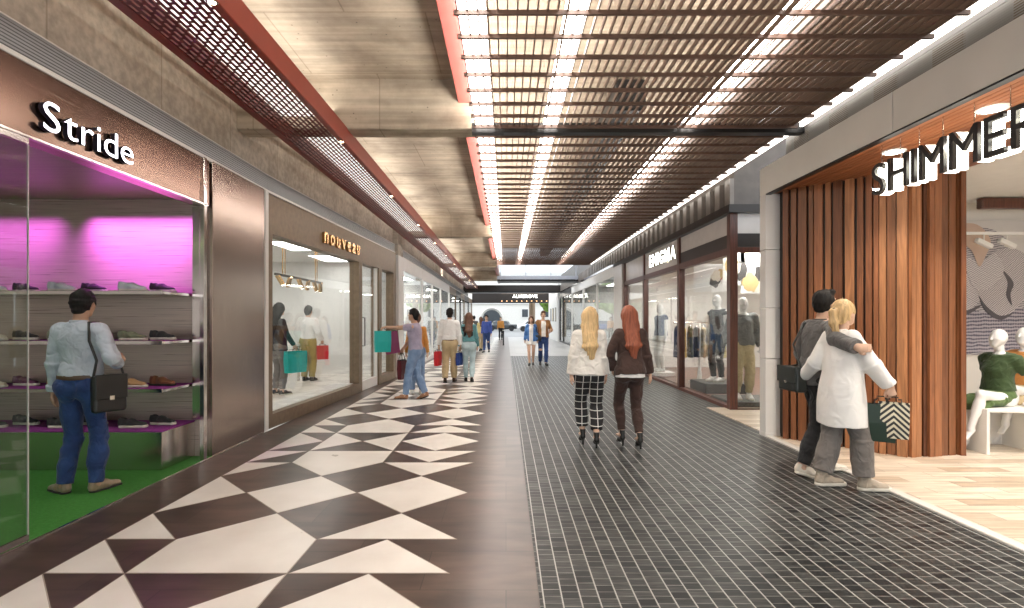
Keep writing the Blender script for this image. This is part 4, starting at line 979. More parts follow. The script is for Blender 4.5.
# -- two women walking away
M_plaid = line_mat('black window-pane check', (.018,.018,.02), (.62,.60,.57), .085, .085, .009)
M_wjack = cloth('cream white jacket', (.74,.71,.66), .05, 5, .9)
an, ft = walk(.34, .075, .155, 5)
pB = person('person', 'blonde woman walking away in short white jacket and black checked trousers', 'person', (.985,6.17,.004), -3, 1.60, 'f', .008, ank=((.08,-.10,.165),(-.075,.12,.160)), foot=((5,0),(-4,0)), head=(-8,0,3),
    wr=((.225,.05,.84),(-.245,-.02,.84)), hair=M_hblond, hairstyle='long', wear=(('trousers', M_plaid, dict(r=(.105,.078,.072), len=.80, top=1.06)), ('jacket', M_wjack, dict(hem=.905, t=.022, loose=.014, wr=1.5))), shoes=('heel', M_leather, M_leather), pel=(0,0,.035), seed=11)
pC = person('person', 'auburn haired woman walking away in dark brown trouser suit', 'person', (1.455,6.14,.004), 4, 1.615, 'f', .008, ank=((.085,-.14,.17),(-.07,.10,.158)), foot=((4,-6),(-4,0)), head=(10,0,-3),
    wr=((.27,.0,.90),(-.19,.12,.98)), elp=((.6,-1,0),(-1,-.5,0)), hair=M_hred, hairstyle='long', wear=(('trousers', M_brownc, dict(r=(.102,.066,.048), len=.88, top=1.06)), ('top', M_wshirt, dict(hem=.865, t=.026, loose=-.026, sleeve=.2, name='blouse', flare=[(.80,.168,.150,-.026),(.95,.158,.130,-.018),(1.09,.12,.095,0)])), ('jacket', M_brownc, dict(hem=.91, t=.034, loose=.0, open=.05, flare=[(.78,.172,.155,-.028),(.95,.160,.136,-.020),(1.10,.122,.098,0)]))), shoes=('heel', M_leather, M_leather), pel=(0,0,.035), seed=12)

# -- man holding out the teal bag, and a woman behind him
M_lav = cloth('lavender tee', (.36,.32,.42), .1, 12); M_org = cloth('mustard orange top', (.62,.27,.06), .1)
pD = person('person', 'man in lavender tee and light jeans holding a teal bag out at arm\'s length', 'person', (-1.72,9.9,.004), 82, 1.70, 'm', .011, ank=((.08,-.18,.11),(-.085,.17,.085)), foot=((4,-20),(-6,0)), head=(0,4,0), lean=(0,.02),
    wr=((.20,.40,.84),(-.13,.56,1.40)), elp=((.5,-1,0),(-.6,-.3,-.8)), hand=(None,((0,1,-.1),(0,0,-1),1.3)), skin=M_skin2, hair=M_hblack, hairstyle='short', wear=(('trousers', M_ljean, dict(r=(.102,.074,.062), len=.96, top=1.0)), ('tee', M_lav, dict(hem=.955, t=.02, sleeve=.3))), shoes=('dress', cloth('brown sandal leather', (.30,.14,.07), rough=.5), M_soleb), seed=21)
W = pD['W']; hl = pD['arm'][1][2]; hr = pD['arm'][0][2]
hL = W(hl+V3((0,.07,-.02))); hR_ = W(hr+V3((0,.03,-.07)))
shopping_bag('teal paper bag held out by the man in lavender tee', tuple(hL), 25, .30, .13, .40, M_teal, hl=.05)
shopping_bag('plum paper bag hanging behind the teal bag', tuple(hL+Vector((.10,.10,-.0))), 15, .28, .11, .42, M_plum, hl=.07, tilt=(0,-9))
shopping_bag('olive paper bag hanging between the teal and plum bags', tuple(hL+Vector((.12,.24,0))), 20, .22, .09, .30, M_olive, hl=.05, tilt=(0,-5))
shopping_bag('black paper bag at the knees of the man in lavender tee', tuple(hR_), 80, .24, .10, .34, M_blkb, hl=.14)
shopping_bag('maroon paper bag hanging beside the black one at the man\'s knees', tuple(hR_+Vector((.03,-.10,0))), 72, .22, .09, .36, M_mar, hl=.15)
pE = person('person', 'woman in mustard orange top half hidden behind the man in lavender tee', 'person', (-1.80,10.55,.004), 12, 1.63, 'f', .013, hair=M_hbrown, hairstyle='pony', wear=(('trousers', M_ljean, dict(len=.95, top=1.05)), ('shirt', M_org, dict(hem=.98))), shoes=('sneaker', M_wshirt, M_solew), seed=22)

# -- couple walking away with red and blue bags
M_khaki = cloth('khaki chinos', (.50,.385,.22), .1, 8); M_tealc = cloth('teal cardigan', (.10,.26,.28), .1); M_pale = cloth('pale aqua jeans', (.42,.54,.57), .12)
pF = person('person', 'man in white shirt and khaki chinos walking away with a red bag', 'person', (-1.36,12.6,.004), 0, 1.775, 'm', .012, ank=((.09,.12,.08),(-.09,-.16,.10)), foot=((6,0),(-6,-15)), wr=((.265,.03,.87),(-.26,.0,.87)), hair=M_hblack, hairstyle='short', skin=M_skin2,
    wear=(('trousers', M_khaki, dict(r=(.106,.08,.07), len=.96, top=1.02)), ('belt', M_beltm, dict(z=1.0)), ('shirt', M_wshirt, dict(hem=1.01, loose=.016, collar=1, wr=1.5))), shoes=('dress', mat('dark brown shoe leather', (.05,.025,.015), .4), M_soleb), seed=31)
W = pF['W']
shopping_bag('red paper bag in the left hand of the man in white shirt', tuple(W(pF['arm'][1][2]+V3((-.02,.0,-.09)))), 70, .24, .10, .34, M_redb, hl=.06)
pG = person('person', 'long haired woman in teal cardigan and pale jeans beside the man in khaki chinos', 'person', (-.90,12.65,.004), 3, 1.66, 'f', .012, ank=((.075,-.14,.11),(-.075,.12,.085)), foot=((6,-15),(-6,0)), wr=((.22,.06,.9),(-.25,.02,.86)), hair=M_hbrown, hairstyle='long',
    wear=(('trousers', M_pale, dict(r=(.10,.066,.052), len=.95, top=1.06)), ('top', M_blackc, dict(hem=1.04, sleeve=.2, name='black_top')), ('jacket', M_tealc, dict(hem=1.03, t=.022, open=.06, name='cardigan'))), shoes=('dress', M_leather, M_soleb), seed=32)
W = pG['W']
shopping_bag('navy blue paper bag between the man in khaki chinos and the long haired woman', tuple(W(pG['arm'][1][2]+V3((-.0,.0,-.09)))), 70, .21, .10, .30, M_navyb, hl=.06)

# -- couple walking towards the camera
M_blz = cloth('bright blue blazer', (.05,.16,.42), .1); M_brj = cloth('tan brown jacket', (.30,.14,.05), .1)
pH = person('person', 'woman in bright blue blazer and white shorts walking towards the camera', 'person', (.84,17.4,.004), 176, 1.62, 'f', .014, ank=((.06,.10,.085),(-.06,-.12,.10)), foot=((4,0),(-4,-12)), hair=M_hbrown, hairstyle='long',
    wear=(('top', M_wshirt, dict(hem=.95, sleeve=.2, name='blouse')), ('shorts', M_wshirt, dict(short=.45, top=1.02)), ('jacket', M_blz, dict(hem=.86, open=.07, t=.022))), shoes=('dress', M_leather, M_soleb), seed=41)
pI = person('person', 'man in tan brown jacket and jeans walking towards the camera', 'person', (1.24,17.45,.004), 184, 1.78, 'm', .014, ank=((.08,-.12,.10),(-.08,.14,.085)), foot=((4,-14),(-4,0)), wr=((.27,.0,.85),(-.20,.20,1.10)), hair=M_hbrown, hairstyle='quiff',
    wear=(('trousers', M_blue, dict(len=.97, top=1.0)), ('tee', M_wshirt, dict(hem=.93)), ('jacket', M_brj, dict(hem=.90, open=.075, t=.024))), shoes=('dress', M_leather, M_soleb), seed=42)
W = pH['W']; shoulder_bag('small black handbag between the woman in blue blazer and the man in tan jacket', pH, tuple(W((-.23,.02,.80))), 176, .22, .20, .09, M_leather, [W((-.20,-.10,1.1)), W((-.14,-.03,1.40)), W((-.20,.10,1.1))])

# -- couple hugging beside the timber wall
M_gshirt = cloth('charcoal grey shirt', (.125,.12,.118), .12, 10); M_coat = cloth('white trench coat', (.80,.79,.77), .03, 4, .6, bscale=8); M_gtr = cloth('grey wool trousers', (.19,.17,.155), .1, 14); M_taupe = cloth('taupe suede', (.42,.35,.27), .08)
hd = -86
c_, s_ = math.cos(R(hd)), math.sin(R(hd))
wl = Vector((3.0,4.66,.004)); ml = Vector((3.03,5.10,.004))
pK = person('person', 'woman with blonde ponytail in white trench coat and grey trousers hugging her companion', 'person', tuple(wl), hd, 1.66, 'f', .0075, ank=((.085,.15,.085),(-.08,-.15,.085)), foot=((10,0),(4,0)), head=(12,2,-4), lean=(-.02,.02),
    wr=((.25,.30,.94),(-.40,-.12,1.00)), elp=((.6,-1,-.2),(0,-.6,-1)), hand=((( .05,.25,-1),(-1,.1,0),1.1),None), hair=M_hblond, hairstyle='pony', wear=(('trousers', M_gtr, dict(r=(.105,.088,.088), len=.86, top=1.05)), ('coat', M_coat, dict(hem=.60, t=.03, loose=.014, collar=1, wf=16, wr=1.7))), shoes=('boot', M_taupe, M_solew), seed=51)
inv = (Matrix.Translation(ml) @ Matrix.Rotation(R(hd),4,'Z')).inverted()
her = pK['W'](pK['arm'][0][0]*.62+pK['arm'][0][1]*.38+V3((.082,-.095,0)))                # outer side of her upper arm
tg = inv @ her; k_ = 1.75/1.76
pJ = person('person', 'dark haired man in charcoal shirt and black jeans with his arm around the woman', 'person', tuple(ml), hd, 1.77, 'm', .0075, ank=((.085,-.20,.10),(-.08,.14,.085)), foot=((10,-16),(2,0)), head=(4,4,-3), lean=(.02,.05),
    wr=((tg.x*k_,tg.y*k_,tg.z*k_+.01),(-.21,.22,.98)), elp=((-.1,-1,-.1),(-.7,-1,0)), hand=(((.15,.95,-.08),(-1,.1,0),.45),None), skin=M_skin, hair=M_hblack, hairstyle='quiff', wear=(('trousers', M_blackc, dict(r=(.10,.07,.058), len=.93, top=1.02)), ('shirt', M_gshirt, dict(hem=.87, t=.026, loose=.010, collar=1, cuff=1, wr=1.4))), shoes=('sneaker', cloth('cream canvas', (.70,.64,.55), .05), M_solew), seed=52)
W = pK['W']; hR = W(pK['arm'][0][2]+V3((0,.03,-.085)))
M_strb = diag_mat('black and cream chevron stripes', (.03,.03,.03), (.74,.68,.52), .05, .5, 1.0)
sb = shopping_bag('black and cream striped bag hanging from the hand of the woman in white coat', tuple(hR), hd+50, .21, .10, .30, M_strb, hl=.05, tilt=(0,0))
shopping_bag('dark green paper bag behind the striped one held by the woman in white coat', tuple(hR+Vector((-.07,.05,0))), hd+54, .20, .10, .32, mat('dark green card', (.012,.03,.016), .4), hl=.07)
W = pJ['W']; shoulder_bag('dark leather bag behind the back of the man in charcoal shirt', pJ, tuple(W((-.05,-.21,.80))), hd, .30, .24, .12, mat('dark grey green leather', (.022,.026,.024), .4), [W((-.13,-.15,1.25)), W((-.12,-.04,1.475)), W((-.16,.13,1.3)), W((-.21,.0,1.05))])

# -- added figures inside the bronze framed shop in place of window reflections
pL = person('person', 'shopper in white shirt and olive khaki trousers standing inside the bronze framed shop', 'person', (-4.55,12.0,.105), -8, 1.72, 'm', .014, wr=((.28,.12,.95),(-.27,.05,.9)), hair=M_hblack, wear=(('trousers', cloth('olive khaki', (.36,.27,.08), .1), dict(r=(.108,.08,.07), len=.96, top=1.03)), ('shirt', M_wshirt, dict(hem=.98, loose=.02))), shoes=('dress', M_leather, M_soleb), seed=61)
shopping_bag('red paper bag held by the shopper inside the bronze framed shop', tuple(pL['W'](pL['arm'][0][2]+V3((0,.03,-.08)))), 30, .26, .1, .32, M_redb, hl=.05)
pM = person('person', 'shopper in black jacket at the near end inside the bronze framed shop', 'person', (-4.25,9.75,.105), -30, 1.70, 'f', .013, wr=((.25,.16,.95),(-.27,.05,.9)), hair=M_hblack, hairstyle='long', wear=(('trousers', M_gtr, dict(len=.9, top=1.03)), ('jacket', M_blackc, dict(hem=.85))), shoes=('sneaker', M_leather, M_solew), seed=62)
shopping_bag('wide teal bag held by the shopper in black jacket behind the glass', tuple(pM['W'](pM['arm'][0][2]+V3((0,.03,-.06)))), 60, .42, .14, .40, M_teal, hl=.05)

# -- small figures further down the walkway
far = [('person in yellow jacket and pale trousers far down the left shopfronts', (-1.22,25.5), 20, 'f', cloth('pale yellow', (.70,.58,.26)), M_khaki, M_hbrown),
       ('person in royal blue outfit walking near the far left shopfronts', (-.90,24.2), 170, 'm', cloth('royal blue', (.04,.08,.34)), M_blue, M_hblack),
       ('person in grey hoodie beside the far left shopfronts', (-1.75,28.5), 10, 'm', M_gshirt, M_blue, M_hblack),
       ('person in white top near the far left shopfronts', (-1.55,22.5), -6, 'f', M_wshirt, M_ljean, M_hbrown),
       ('person in orange vest and dark trousers at the street end of the walkway', (-.40,39.5), 180, 'm', M_org, M_blackc, M_hblack)]
for i, (lb, (x, y), hdg, sx, c1, c2, hr_) in enumerate(far):
    an, ft = walk(.3); person('person', lb, 'person', (x,y,.004), hdg, 1.72 if sx=='m' else 1.64, sx, .02, ank=an, foot=ft, hair=hr_, hairstyle='short' if sx=='m' else 'long', wear=(('trousers', c2, dict(len=.95)), ('jacket', c1, dict(hem=.9))), shoes=('dress', M_leather, M_soleb), seed=70+i)
# ================================================================== shoe shop fittings
M_purple = mat('purple carpeted shelf', (.27,.035,.26), .8, var=.15, scale=30); M_shelf = brushed('brushed steel shelf edge', (.66,.60,.55), .2, 'x')
M_plat = mat('mirror polished steel', (.62,.58,.53), .2, metal=1, var=.04, scale=1.5, rvar=.05)
SX0, SX1, SY0, SY1 = -8.4, -3.42, 5.19, 5.742
t = empty('display_platform', (-5.9, 5.5, .003), label='low brushed steel display platform with purple top on the green carpet', cat='platform')
T = Matrix.Translation((5.9,-5.5,-.003))
MB(T).box(SX0, SX1, SY0, SY1, .004, .385, bev=.004).build('plinth', M_plat, t); MB(T).box(SX0, SX1, SY0, SY1, .385, .40, bev=.003).build('purple_top', M_purple, t)
SH = []
for nm, z in (('top', 1.79), ('middle', 1.29), ('bottom', .81)):
    t = empty('display_shelf', (-5.9, 5.5, z), label='%s steel edged display shelf with purple top on the brushed metal back wall' % nm, cat='shelf', group='display shelves of the shoe shop')
    T = Matrix.Translation((5.9,-5.5,-z))
    MB(T).box(SX0, SX1, SY0+.012, SY1, z-.03, z-.004).build('shelf_board', M_shelf, t); MB(T).box(SX0, SX1-.004, SY0+.014, SY1, z-.004, z).build('purple_top', M_purple, t)
    MB(T).box(SX0, SX1, SY0, SY0+.012, z-.036, z+.004, bev=.003).build('front_edge', M_steel, t); SH.append((nm+' shelf', z))
SH.append(('low platform', .40))
c_ = lambda n, a, **k: cloth(n, a, .1, rough=.7, **k)
SM = {'grey': c_('grey shoe canvas', (.55,.56,.60)), 'black': c_('black shoe suede', (.018,.017,.018)), 'cream': c_('cream shoe knit', (.62,.55,.42)), 'tan': c_('tan shoe suede', (.46,.27,.12)),
      'brown': c_('brown shoe leather', (.20,.075,.03)), 'olive': c_('olive shoe canvas', (.17,.18,.11)), 'white': c_('white shoe leather', (.78,.77,.75)), 'plum': c_('plum shoe suede', (.16,.05,.11))}
PLAN = {'top shelf': [('grey','black')]*3, 'middle shelf': [('olive','black'),('olive','black'),('cream','black')], 'bottom shelf': [('tan','brown'),('tan','brown'),('cream','plum')], 'low platform': [('black','black')]*3}
XS = [(-3.80,-3.60),(-4.52,-4.32),(-5.24,-5.04)]
for nm, z in SH:
    for k, (xa, xb) in enumerate(XS):
        for j, x in enumerate((xa, xb)):
            col = PLAN[nm][k][j]; y = 5.33 if j == 0 else 5.50
            t = empty('shoe', (x-.07, y, z+.001), R(-90-(6 if j else -4)), '%s %s shoe of the %s pair from the steel post on the %s' % (['front','rear'][j], col, ordinal(k), nm), 'shoe', 'shoes on the '+nm)
            kd = 'sneaker' if col != 'brown' else 'dress'
            o = link('upper', shoe_mesh(kd, 'upper', SM[col]), t); link('sole', shoe_mesh(kd, 'sole', M_solew if col != 'brown' else M_soleb), t)
            link('laces', shoe_mesh(kd, 'laces', M_white if col not in ('brown','tan') else SM['brown']), t)
# glowing letters on the copper fascia
M_sface = emit('white glowing letter face', (.93,.90,1.0), 7); M_sside = mat('black letter side', (.01,.008,.02), .4)
t = empty('illuminated_sign', (-3.19, 3.98, 2.8), label='white glowing letters on the brushed copper fascia above the shoe shop', cat='sign')
t0 = bpy.data.objects.new('tmp', None)
def sign(t, *a, **k):
    n0 = set(bpy.data.objects); lettering(*(a[0], t)+a[1:], **k)
    for o in set(bpy.data.objects)-n0:
        if o.parent is t: o.matrix_parent_inverse = t.matrix_world.inverted() if False else Matrix.Translation(-Vector(t.location))
sign(t, 'Stride', (-3.208, 3.60, 2.82), (0,1,0), .205, .865, .04, M_sface, M_sside, off=-.008, gap=.10, ref='S')
bpy.data.objects.remove(t0)

# ================================================================== bronze framed shop fittings
M_bl = mat('polished bronze letter', (.70,.42,.18), .22, metal=1, var=.05)
t = empty('shop_sign', (-3.1, 9.8, 2.83), label='spaced bronze letters on the bronze shopfront fascia', cat='sign')
o0 = P0 + ud*fu(8.93); nv = Vector((ud.y, -ud.x, 0)); o0 = o0 + nv*.04
sign(t, 'nouveau', (o0.x, o0.y, 2.83), (ud.x, ud.y, 0), .19, 1.76, .05, M_bl, M_bl, off=.02, gap=.22, ref='n')
M_brass = mat('brass lamp', (.72,.46,.20), .25, metal=1)
t = empty('track_light', (-4.0, 10.2, 2.3), label='dark ceiling hung rail with brass spotlights inside the bronze framed shop', cat='light')
MB().box(-.02,.02,-1.15,1.15,-.02,.02).build('rail', M_dark, t)
for y in (-.85,-.75,.75,.85): MB().tube([(0,y,.02),(0,y,.70)], .009, 6).build('hanger_rod', M_brass, t)
for i, y in enumerate((-1.02,-.55,-.1,.35,.7,1.05)):
    dx = (.5,-.4,.3,-.3,.2,-.1)[i]; d = Vector((dx,.35,-1)).normalized(); p = Vector((0,y,-.05)); m = MB(); m.tube([(0,y,-.02), tuple(p)], .008, 6)
    m.tube([tuple(p-d*.05), tuple(p+d*.15)], .042, 12); so = m.build('spotlight', M_brass, t); MB().tube([tuple(p+d*.15), tuple(p+d*.153)], .034, 12).build('lens', M_lampw, so)
def garment(name, label, cat, loc, rz, m, w=.44, ln=.72, group=None, sleeves=True, hook=True, d=.07, seed=1):
    """clothing on a hanger, hanging from loc (top of the hook)"""
    t = empty(name, loc, R(rz), label, cat, group); S = SDF((-w/2-.12,-d-.05,-ln-.2),(w/2+.12,d+.05,.02), .014)
    S.loft(np.array([-ln-.10,-ln*.6-.1,-.24,-.17,-.115]), [0]*5, [0]*5, [w*.5,w*.46,w*.46,w*.40,.06], [d,d*.9,d*.8,d*.6,d*.4], k=.02)
    if sleeves:
        for sx in (1,-1): S.seg((sx*w*.40,0,-.19),(sx*(w*.5+.02),0,-.19-ln*.62),(.05,.045),(.042,.03),k=.03)
    S.wrinkle(.005, 26, seed, (1,1,.35)); sdf_obj('garment', S, m, t)
    MB().tube([(-w*.42,0,-.17),(-.03,0,-.095),(.03,0,-.095),(w*.42,0,-.17)], .009, 6).tube([(0,0,-.095),(0,0,-.03),(.012,0,-.012),(.024,0,-.02)], .0035, 6).build('hanger', M_steel, t); return t
# row of clothes on a rail at the near end of the shop
t = empty('clothes_rail', (-5.6, 8.6, .1), label='black clothes rail standing at the near end inside the bronze framed shop', cat='clothes rail')
MB().tube([(-.7,0,0),(-.7,0,1.55),(.7,0,1.55),(.7,0,0)], .015, 8).build('frame', M_black, t)
for sx in (-.7,.7): MB().box(sx-.02,sx+.02,-.25,.25,0,.03).build('foot', M_black, t)
for i, (cn, cc) in enumerate((('black', (.02,.02,.022)),('white', (.75,.74,.72)),('teal', (.03,.28,.26)),('grey', (.25,.25,.26)),('cream', (.62,.56,.46)),('dark navy', (.02,.03,.08)))):
    garment('hanging_garment', '%s garment on the black clothes rail in the bronze framed shop' % cn, 'garment', (-6.15+.22*i, 8.6, 1.672), 90, cloth(cn+' hanging cloth', cc), .42, .8, 'clothes on the black rail', seed=i)
t = empty('display_table', (-5.2, 11.2, .1), label='white display table with glass top in the bronze framed shop', cat='table')
MB().box(-.5,.5,-.8,.8,.82,.86,bev=.005).build('tabletop', M_white, t)
for sx in (-.45,.45):
    for sy in (-.75,.75): MB().box(sx-.02,sx+.02,sy-.02,sy+.02,0,.82).build('leg', M_steel, t)
for i, cn in enumerate(('grey','cream','black')):
    S = SDF((-.2,-.16,0),(.2,.16,.14),.01)
    for k in range(4): S.box((.004*k,-.003*k,.018+.03*k),(.17,.13,.016),rnd=.012)
    S.clip((0,0,0),(0,0,-1)); o = sdf_obj('folded_knitwear', S, SM[cn], None); o.location = (-5.2,10.65+.5*i,.96); tag(o, 'stack of folded %s knitwear on the white display table' % cn, 'clothing', 'folded knitwear on the white table')

# ================================================================== timber shop: sign, rail, print, mannequins
M_lb = mat('black letter face', (.012,.012,.013), .35); M_lg = emit('white lit letter back', (1.0,.97,.86), 5)
t = empty('shop_sign', (3.47, 4.2, 2.66), label='row of black letters with glowing white backs hung on rods below the timber soffit', cat='sign')
sign(t, 'SHIMMER', (3.462, 4.92, 2.665), (0,-1,0), .285, 1.56, .03, M_lb, M_lb, back=M_lg, back_depth=.09, off=.0, gap=.12, ref='E')
for y in (4.86,4.63,4.42,4.18,3.9,3.62,3.36): MB().tube([(3.5-3.47,y-4.2,.27),(3.5-3.47,y-4.2,.47)], .004, 6).build('hanging_rod', M_steel, t)
for i, y in enumerate((5.06, 4.03, 3.0)):
    t = empty('downlight', (3.76, y, 3.133), label='round white downlight in the timber soffit, %s from the slatted timber wall' % ordinal(i), cat='light', group='downlights in the timber soffit')
    MB().lathe([(.0,-.006),(.075,-.006),(.098,-.012),(.105,0)], n=24).build('trim_ring', M_white, t); MB().lathe([(0,-.010),(.078,-.0085)], n=24).build('lens', M_lampw, t)
# large print of knitwear on the back wall
def knit(name, c1, c2, sc, rot):
    m, nt, b = nodes(name); mp = coords(nt, (1,1,1), (0, rot, 0)); w_ = N(nt, 'ShaderNodeTexWave', wave_type='BANDS', bands_direction='Z'); w_.inputs['Scale'].default_value=sc; w_.inputs['Distortion'].default_value=3.0; w_.inputs['Detail'].default_value=1; w_.inputs['Detail Scale'].default_value=1.3
    v_ = N(nt, 'ShaderNodeTexWave', wave_type='BANDS', bands_direction='X'); v_.inputs['Scale'].default_value=sc*1.4; v_.inputs['Distortion'].default_value=4
    L(nt, mp, 'Vector', w_, 'Vector'); L(nt, mp, 'Vector', v_, 'Vector')
    mu = N(nt, 'ShaderNodeMath', operation='MULTIPLY_ADD'); mu.inputs[1].default_value=.72; L(nt, w_, 'Fac', mu, 0)
    m2 = N(nt, 'ShaderNodeMath', operation='MULTIPLY'); m2.inputs[1].default_value=.28; L(nt, v_, 'Fac', m2, 0); L(nt, m2, 0, mu, 2)
    rp = N(nt, 'ShaderNodeValToRGB'); rp.color_ramp.elements[0].color=c4(c1); rp.color_ramp.elements[1].color=c4(c2); rp.color_ramp.elements[0].position=.25; rp.color_ramp.elements[1].position=.6
    L(nt, mu, 0, rp, 'Fac'); L(nt, rp, 'Color', b, 'Base Color'); b.inputs['Roughness'].default_value=.6; return m
K1 = knit('grey knit print', (.17,.16,.18), (.54,.51,.53), 10.5, .15); K2 = knit('light knit print', (.26,.24,.26), (.68,.65,.66), 14, -.5); K3 = knit('light knit sleeve print', (.22,.20,.22), (.62,.59,.60), 14, .7)
K4 = knit('purl knit print', (.10,.09,.13), (.42,.39,.43), 6.5, .03)
t = empty('wall_print', (6.55, 7.245, 1.0), label='large photographic print of a person in chunky grey knitwear on the shop back wall', cat='print')
MB().box(-.62,.85,-.02,0,.02,1.88).build('print_panel', M_poster, t)
def sheet(name, P, y, m):
    n = len(P); vs = [(x, y, z) for x, z in P]+[(x, y+.002, z) for x, z in P]; A_ = sum(P[i][0]*P[(i+1)%n][1]-P[(i+1)%n][0]*P[i][1] for i in range(n))
    f = [tuple(range(n)), tuple(range(2*n-1,n-1,-1))] + [(i,n+i,n+(i+1)%n,(i+1)%n) for i in range(n)]
    if A_ < 0: f = [tuple(reversed(q)) for q in f]
    return MB().add(vs, f).build(name, m, t)
def curve(P, k=6):
    out = []; n = len(P)
    for i in range(n):
        p0, p1, p2, p3 = [Vector(P[(i+j)%n]) for j in (-1,0,1,2)]
        for u in range(k):
            x = u/k; out.append(tuple(.5*((2*p1)+(p2-p0)*x+(2*p0-5*p1+4*p2-p3)*x*x+(3*p1-p0-3*p2+p3)*x**3)))
    return out
sheet('printed_body', curve([(-.60,1.78),(-.2,1.80),(.25,1.72),(.55,1.35),(.64,.9),(.62,.5),(.60,.1),(-.60,.1),(-.60,1.0)]), -.023, K1)
sheet('printed_hem', curve([(-.60,.78),(0,.62),(.60,.66),(.66,.3),(.62,.06),(0,.05),(-.60,.06)]), -.026, K4)
sheet('printed_arm', curve([(-.60,1.20),(-.35,1.35),(-.12,1.12),(.02,.82),(-.18,.62),(-.45,.55),(-.60,.62)]), -.029, K2)
sheet('printed_sleeve', curve([(-.12,1.18),(.18,1.42),(.42,1.50),(.66,1.36),(.72,1.0),(.50,.66),(.28,.55),(.08,.66),(-.02,.86)]), -.032, K3)
sheet('printed_collar', curve([(-.22,1.36),(.02,1.30),(.20,1.42),(.33,1.20),(.16,.96),(-.05,.92),(-.16,1.10)]), -.035, K2)
sheet('printed_neck', curve([(-.36,1.80),(-.05,1.82),(.14,1.60),(.06,1.36),(-.02,1.24),(-.12,1.46),(-.30,1.60)]), -.038, mat('printed skin', (.56,.42,.34), .6, var=.04))
Kd = mat('printed dark fold', (.10,.092,.105), .6)
sheet('printed_fold', curve([(-.60,1.24),(-.36,1.40),(-.10,1.16),(-.02,.98),(-.14,1.10),(-.36,1.30)]), -.0305, Kd)
sheet('printed_fold', curve([(-.02,.84),(.08,.62),(.28,.50),(.46,.60),(.28,.56),(.10,.68)]), -.0335, Kd)
sheet('printed_fold', curve([(-.60,.60),(-.42,.52),(-.16,.58),(.04,.72),(-.16,.64),(-.42,.57)]), -.0312, Kd)
sheet('printed_fold', curve([(.30,1.20),(.38,1.02),(.36,.84),(.44,.70),(.42,.86),(.46,1.02)]), -.0337, Kd)
# rail with clamps
t = empty('garment_rail', (5.9, 6.75, 2.62), label='white ceiling hung rail with two empty white clamps in front of the knitwear print', cat='rail')
MB().box(-.62,1.6,-.018,.018,-.018,.018,bev=.004).build('bar', M_white, t); MB().tube([(-.13,.0,-.018),(-.13,0,-2.6)], .014, 8).build('post', M_white, t); MB().tube([(-.55,0,.018),(-.55,0,.51)], .008, 6).build('hanger_rod', M_white, t)
for x in (.28,.58):
    cl = MB().tube([(x,0,-.018),(x,0,-.10)], .008, 6).build('clamp', M_white, t); MB(Matrix.Translation((x,0,-.13)) @ Matrix.Rotation(.45,4,'Y')).box(-.11,.11,-.03,.03,-.03,.03,bev=.008).build('clamp_jaw', M_white, cl)
struct('trim_8', MB().box(6.3, 9.3, 6.9, 7.0, 2.98, 3.12, bev=.01), M_mahog)
def bench(label, x, y, w, d, h_):
    t = empty('display_bench', (x, y, .012), R(-4), label, 'bench'); MB().box(-w/2,w/2,-d/2,d/2,h_-.035,h_,bev=.004).build('seat_panel', M_offw, t)
    for sx in (-1,1): a = sx*(w/2-.0175); MB().box(a-.0175,a+.0175,-d/2,d/2,0,h_-.035,bev=.003).build('side_panel', M_offw, t)
    MB().box(-w/2+.035,w/2-.035,d/2-.03,d/2-.005,0,h_-.035).build('back_panel', M_offw, t); return t
bench('grey white open display bench under the mannequin in green', 5.64, 6.02, .62, .55, .50)
bench('white display bench under the mannequin in orange, behind the first bench', 6.36, 6.34, .62, .55, .52)
M_gtop = cloth('dark green blouse', (.035,.065,.018), .12); M_gskirt = cloth('mottled green skirt', (.11,.17,.05), .3, 40, .3, col2=(.055,.10,.025)); M_otop = cloth('orange blouse', (.58,.24,.06), .1)
def seated(name, label, loc, hdg, top, skirt, seed):
    return person(name, label, 'mannequin', loc, hdg, 1.70, 'f', .0085, pel=(0,-.02,-.33), lean=(0,-.03), ank=((.07,.40,.13),(-.06,.53,.27)), foot=((0,-38),(0,-30)), knp=((.25,1,.6),(-.1,1,1)), wr=((.21,-.22,.62),(-.24,-.13,.62)), elp=((.5,-1,0),(-.5,-1,0)),
        hand=(((.3,-.5,-.6),(-.2,.2,-1),.2),((-.3,-.5,-.6),(.2,.2,-1),.2)), skin=M_mann, hair=None, face=False, head=(-8,6,0), seed=seed, wear=(
        ('skirt', skirt, dict(pts=[(0,-.02,.74,.135,.105),(0,-.03,.63,.178,.140),(0,.10,.585,.175,.095),(.01,.30,.58,.165,.085),(.02,.39,.50,.15,.075)])),
        ('top', top, dict(hem=1.03, sleeve=.36, t=.024, name='blouse', loose=.012, flare=[(.82,.160,.12,-.01),(1.0,.150,.112,0),(1.1,.13,.10,0)]))))
seated('mannequin', 'seated white mannequin in dark green blouse and mottled green skirt', (5.70,6.07,.012), 106, M_gtop, M_gskirt, 81)
seated('mannequin', 'seated white mannequin in orange blouse behind the green one', (6.30,6.36,.032), 112, M_otop, M_khaki, 82)

